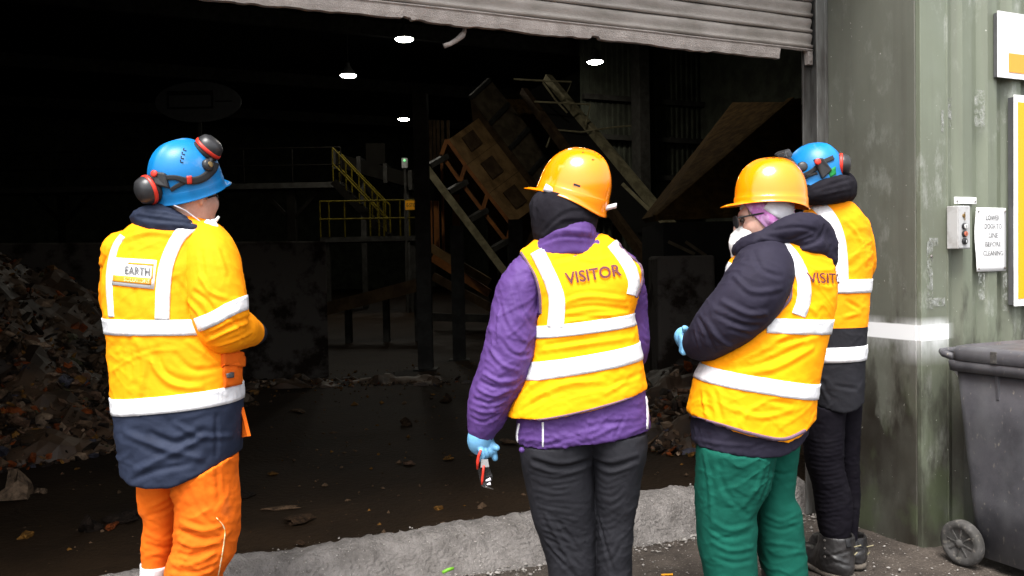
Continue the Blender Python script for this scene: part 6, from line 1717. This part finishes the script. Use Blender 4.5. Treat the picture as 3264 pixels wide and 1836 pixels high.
# ------------------------------------------------------------------ worker beside the jamb
D = 3.62
p4 = person('person in blue helmet, hi-vis jacket and black leggings standing against the olive jamb', 2660, D)
J = [(635, 2602, 2690, .07), (660, 2575, 2722, .09), (706, 2548, 2752, .115), (787, 2540, 2768, .13), (845, 2538, 2770, .135), (905, 2538, 2766, .135), (950, 2540, 2761, .135), (1047, 2546, 2754, .135), (1146, 2552, 2747, .138), (1230, 2560, 2743, .14), (1295, 2568, 2740, .14), (1340, 2572, 2736, .14)]
tl4 = loft(RW(J, D)); hm = below([(2540, 1280), (2601, 1295), (2680, 1315), (2720, 1305), (2750, 1288)], D - .1)
S4 = Surf(lambda P: np.maximum(tl4(P), hm(P)), *bounds(D, 2510, 2800, 620, 1350, -.18, .18), .0055)
S4.folds([(.007, .014, [(2690, 700), (2740, 760), (2760, 840)]), (-.006, .012, [(2700, 960), (2740, 985)]), (.005, .012, [(2690, 1010), (2740, 1000)]), (-.005, .012, [(2660, 1230), (2730, 1240)]), (.006, .013, [(2600, 1200), (2640, 1280)])], D, rough=.005, rs=6, seed=51)
ax4 = (W(2654, 1000, D).x, D)
def zz_(px, py): return W(px, py, D - .13).z
z1_, z2_ = zz_(2690, 1046), zz_(2690, 1130)
Fu, Fd = split(S4, lambda V: z1_ - V[:, 2])
ja = obj('jacket_upper', *compact(S4.V, Fd), M['hv'], p4, smooth=True)
jl = obj('jacket_skirt', *compact(S4.V, Fu), M['black_nylon'], p4, smooth=True)
band('reflective_band', S4, ax4, (zz_(2700, 913), .0, 0), .056, M['tape'], ja)
band('reflective_band', S4, ax4, (zz_(2700, 1131), .03, 0), .062, M['tape'], jl)
tape_px('shoulder_tape', S4, [(2600, 650), (2640, 690), (2668, 750), (2680, 820), (2684, 900)], [40, 44, 44, 42, 40], M['tape'], ja, D)
slR = [(2728, 720, .055, .0), (2746, 790, .052, .02), (2748, 855, .048, .06), (2700, 885, .045, .18), (2640, 880, .04, .2)]
slL = [(2580, 720, .055, .04), (2562, 800, .052, .06), (2566, 870, .048, .10), (2620, 890, .042, .22)]
fR4, fL4 = CH(slR, D), CH(slL, D)
for f_, b_, sd in ((fR4, (2600, 2810, 660, 960), 52), (fL4, (2520, 2660, 660, 960), 53)):
    S = Surf(f_, *bounds(D, *b_, -.12, .32), .0055); S.folds([], D, rough=.0042, rs=9, seed=sd)
    S.obj('sleeve', M['hv'], p4)
# hood
hd4 = [CH([(2575, 625, .034, -.06), (2620, 612, .042, -.10), (2670, 598, .046, -.09), (2698, 590, .034, -.04)], D, 12, .02), ell(W(2640, 626, D - .03), (.10, .10, .036)), CH([(2700, 568, .024, -.03), (2700, 618, .030, -.03)], D, 4)]
def fh4(P):
    d = None
    for g_ in hd4:
        q = g_(P); d = q if d is None else smin(d, q, .03)
    return d
S = Surf(fh4, *bounds(D, 2530, 2750, 530, 670, -.2, .15), .006)
S.folds([(-.006, .010, [(2600, 605), (2660, 585), (2715, 570)]), (.005, .01, [(2600, 625), (2660, 612), (2715, 600)]), (.005, .012, [(2640, 580), (2700, 560)])], D, rough=.003, rs=10, seed=54)
S.obj('hood', M['fleece'], p4)
m4 = frame((-.55, .83, .02), 0.0)
fhd4 = head_sdf(W(2600, 582, D), m4, .9)
ho, HS, at = helmet(p4, W(2595, 556, D), frame((-.55, .83, .10), .0), M['helmet_blue'], a=.108, b=.122, H=.130, rim=.046, side=.004, peak=.03, flare=.35, pw=48)
for th, z in ((165, 1.25), (170, 1.12), (174, 1.0)):
    slots(ho, at, [(th, z, .005, .0013, .3)])
tape_px('muff_strap', HS, [(2560, 562), (2590, 545), (2620, 520), (2655, 503)], 14, M['webbing'], ho, D, off=.006)
tape_px('muff_strap', HS, [(2556, 575), (2580, 560), (2605, 552)], 8, M['webbing'], ho, D, off=.006, n=14)
quad_px('green_sticker', HS, [(2640, 545), (2662, 530), (2664, 556), (2646, 566)], pmat('green_sticker', (0.01, 0.25, 0.05), bump=0), ho, D, off=.003, nu=5, nv=5)
MB().quadslab([W(2592, 508, D - .125), W(2622, 503, D - .125), W(2652, 542, D - .115), W(2620, 572, D - .12)], .020).build('pivot_arm', M['cup'], ho, bevel=.006)
MB().lathe([(.013, 0), (.013, .006), (.010, .008)], W(2606, 516, D - .138), (-.1, -1, .1), 16).build('pivot_button', M['red'], ho, smooth=True)
muff(p4, W(2660, 526, D - .05), (.93, -.32, -.02), 1.03)
MB().tube([W(2545, 545, D - .10), W(2528, 522, D - .08), W(2512, 505, D - .05)], .012, 8).build('goggle_arm', M['cup'], ho, smooth=True)
MB().lathe([(.021, 0), (.021, .012), (.014, .016)], W(2557, 533, D - .12), (-.25, -1, .1), 18).build('goggle_hinge', M['cup'], ho, smooth=True)
gg = MB().quadslab([W(2470, 487, D + .0), W(2512, 476, D - .05), W(2524, 500, D - .05), W(2490, 520, D - .0)], .035).build('goggles', M['cup'], ho, bevel=.008)
MB().quadslab([W(2478, 492, D - .03), W(2503, 484, D - .075), W(2509, 500, D - .075), W(2488, 510, D - .03)], .006).build('goggle_lens', M['glass'], gg)
# leggings
ta = loft(RW([(1270, 2566, 2690, .105, -.02), (1400, 2567, 2682, .10, -.02), (1470, 2571, 2683, .092, -.02), (1531, 2589, 2695, .085, -.02), (1561, 2596, 2706, .080, -.02), (1623, 2604, 2711, .076, -.02), (1680, 2612, 2708, .07, -.02), (1730, 2624, 2700, .055, -.02), (1760, 2630, 2695, .05, -.02)], D))
tb = loft(RW([(1270, 2650, 2738, .10, .08), (1439, 2655, 2730, .09, .09), (1531, 2668, 2732, .08, .1), (1600, 2682, 2734, .07, .1), (1680, 2688, 2727, .06, .1), (1740, 2690, 2726, .05, .1)], D))
S = Surf(under(lambda P: smin(ta(P), tb(P), .008), tl4, hm), *bounds(D, 2550, 2760, 1260, 1770, -.16, .25), .0055)
S.folds([((-1) ** k * .0035, .007, [(2580 + (k > 5) * 12, 1400 + k * 22), (2630, 1410 + k * 22), (2690, 1398 + k * 22)]) for k in range(12)], D, rough=.002, rs=9, seed=55, sc=(1, 1, 2))
S.obj('leggings', M['knit'], p4)
def boot4(px, dy, dx_, nm=1):
    b0 = W(px, 1700, D + dy)
    pts = [(0, 0, b0.z), (0, .0, b0.z - .06), (0, 0, .09), (0, .01, .05)]
    f1 = chain([(b0.x, D + dy, b0.z + .005), (b0.x - .003, D + dy, b0.z - .07), (b0.x - .008, D + dy + .005, .085), (b0.x - .01, D + dy + .01, .06)], [.068, .068, .066, .060], 10, .02)
    f2 = chain([(b0.x + .005, D + dy - .045, .045), (b0.x - .03, D + dy + .06, .045), (b0.x - .075, D + dy + .16, .042)], [.045, .05, .043], 10, .02)
    inn = chain([(b0.x, D + dy, b0.z + .10), (b0.x, D + dy, b0.z - .03)], [.057, .057], 4)
    f = lambda P: np.maximum(np.maximum(np.maximum(smin(f1(P), f2(P), .03), .02 - P[:, 2]), P[:, 2] - b0.z), -inn(P))
    S = Surf(f, (b0.x - .25, D + dy - .14, 0), (b0.x + .15, D + dy + .28, b0.z + .05), .006)
    S.folds([(-.006, .009, [(px - 45, 1775), (px, 1768), (px + 45, 1755)]), (.006, .009, [(px - 40, 1755), (px, 1785), (px + 40, 1795)]), (-.005, .008, [(px - 30, 1800), (px + 20, 1790)])], D + dy, rough=.003, rs=14, seed=60)
    bo = S.obj('boot', M['leather'], p4)
    g_ = lambda P: np.maximum(np.maximum(f2(np.stack([P[:, 0], P[:, 1], np.full(len(P), .045)], 1)) - .006, P[:, 2] - .024), -P[:, 2])
    Surf(g_, (b0.x - .25, D + dy - .14, 0), (b0.x + .15, D + dy + .28, .05), .007, 1).obj('sole', M['mud'], bo)
    tape_px('pull_tab', S, [(px + 34, 1720), (px + 38, 1745)], 14, M['webbing'], bo, D + dy, n=6, m=4, off=.004)
    for k in range(3):
        h = S.hit(px - 38, 1722 + k * 26, D + dy)
        MB().lathe([(.005, 0), (.005, .003), (.003, .004)], h[0], h[1], 8).build('eyelet', M['screw'], bo)
    for q in (((px + 48, 1745), (px + 62, 1742), (px + 78, 1738)), ((px + 44, 1770), (px + 58, 1768), (px + 66, 1760))):
        MB().tube([W(x, y, D + dy - .05) for x, y in q], .0025, 5).build('lace', M['dust_beam'], bo)
boot4(2667, -.02, 0); boot4(2706, .12, 0)
body(p4, D, [above(tl4, 1230, D), ta, tb, fR4, fL4], fhd4, (W(2510, 900, D).x, D - .2, .03), (W(2800, 900, D).x, D + .35, 1.82))
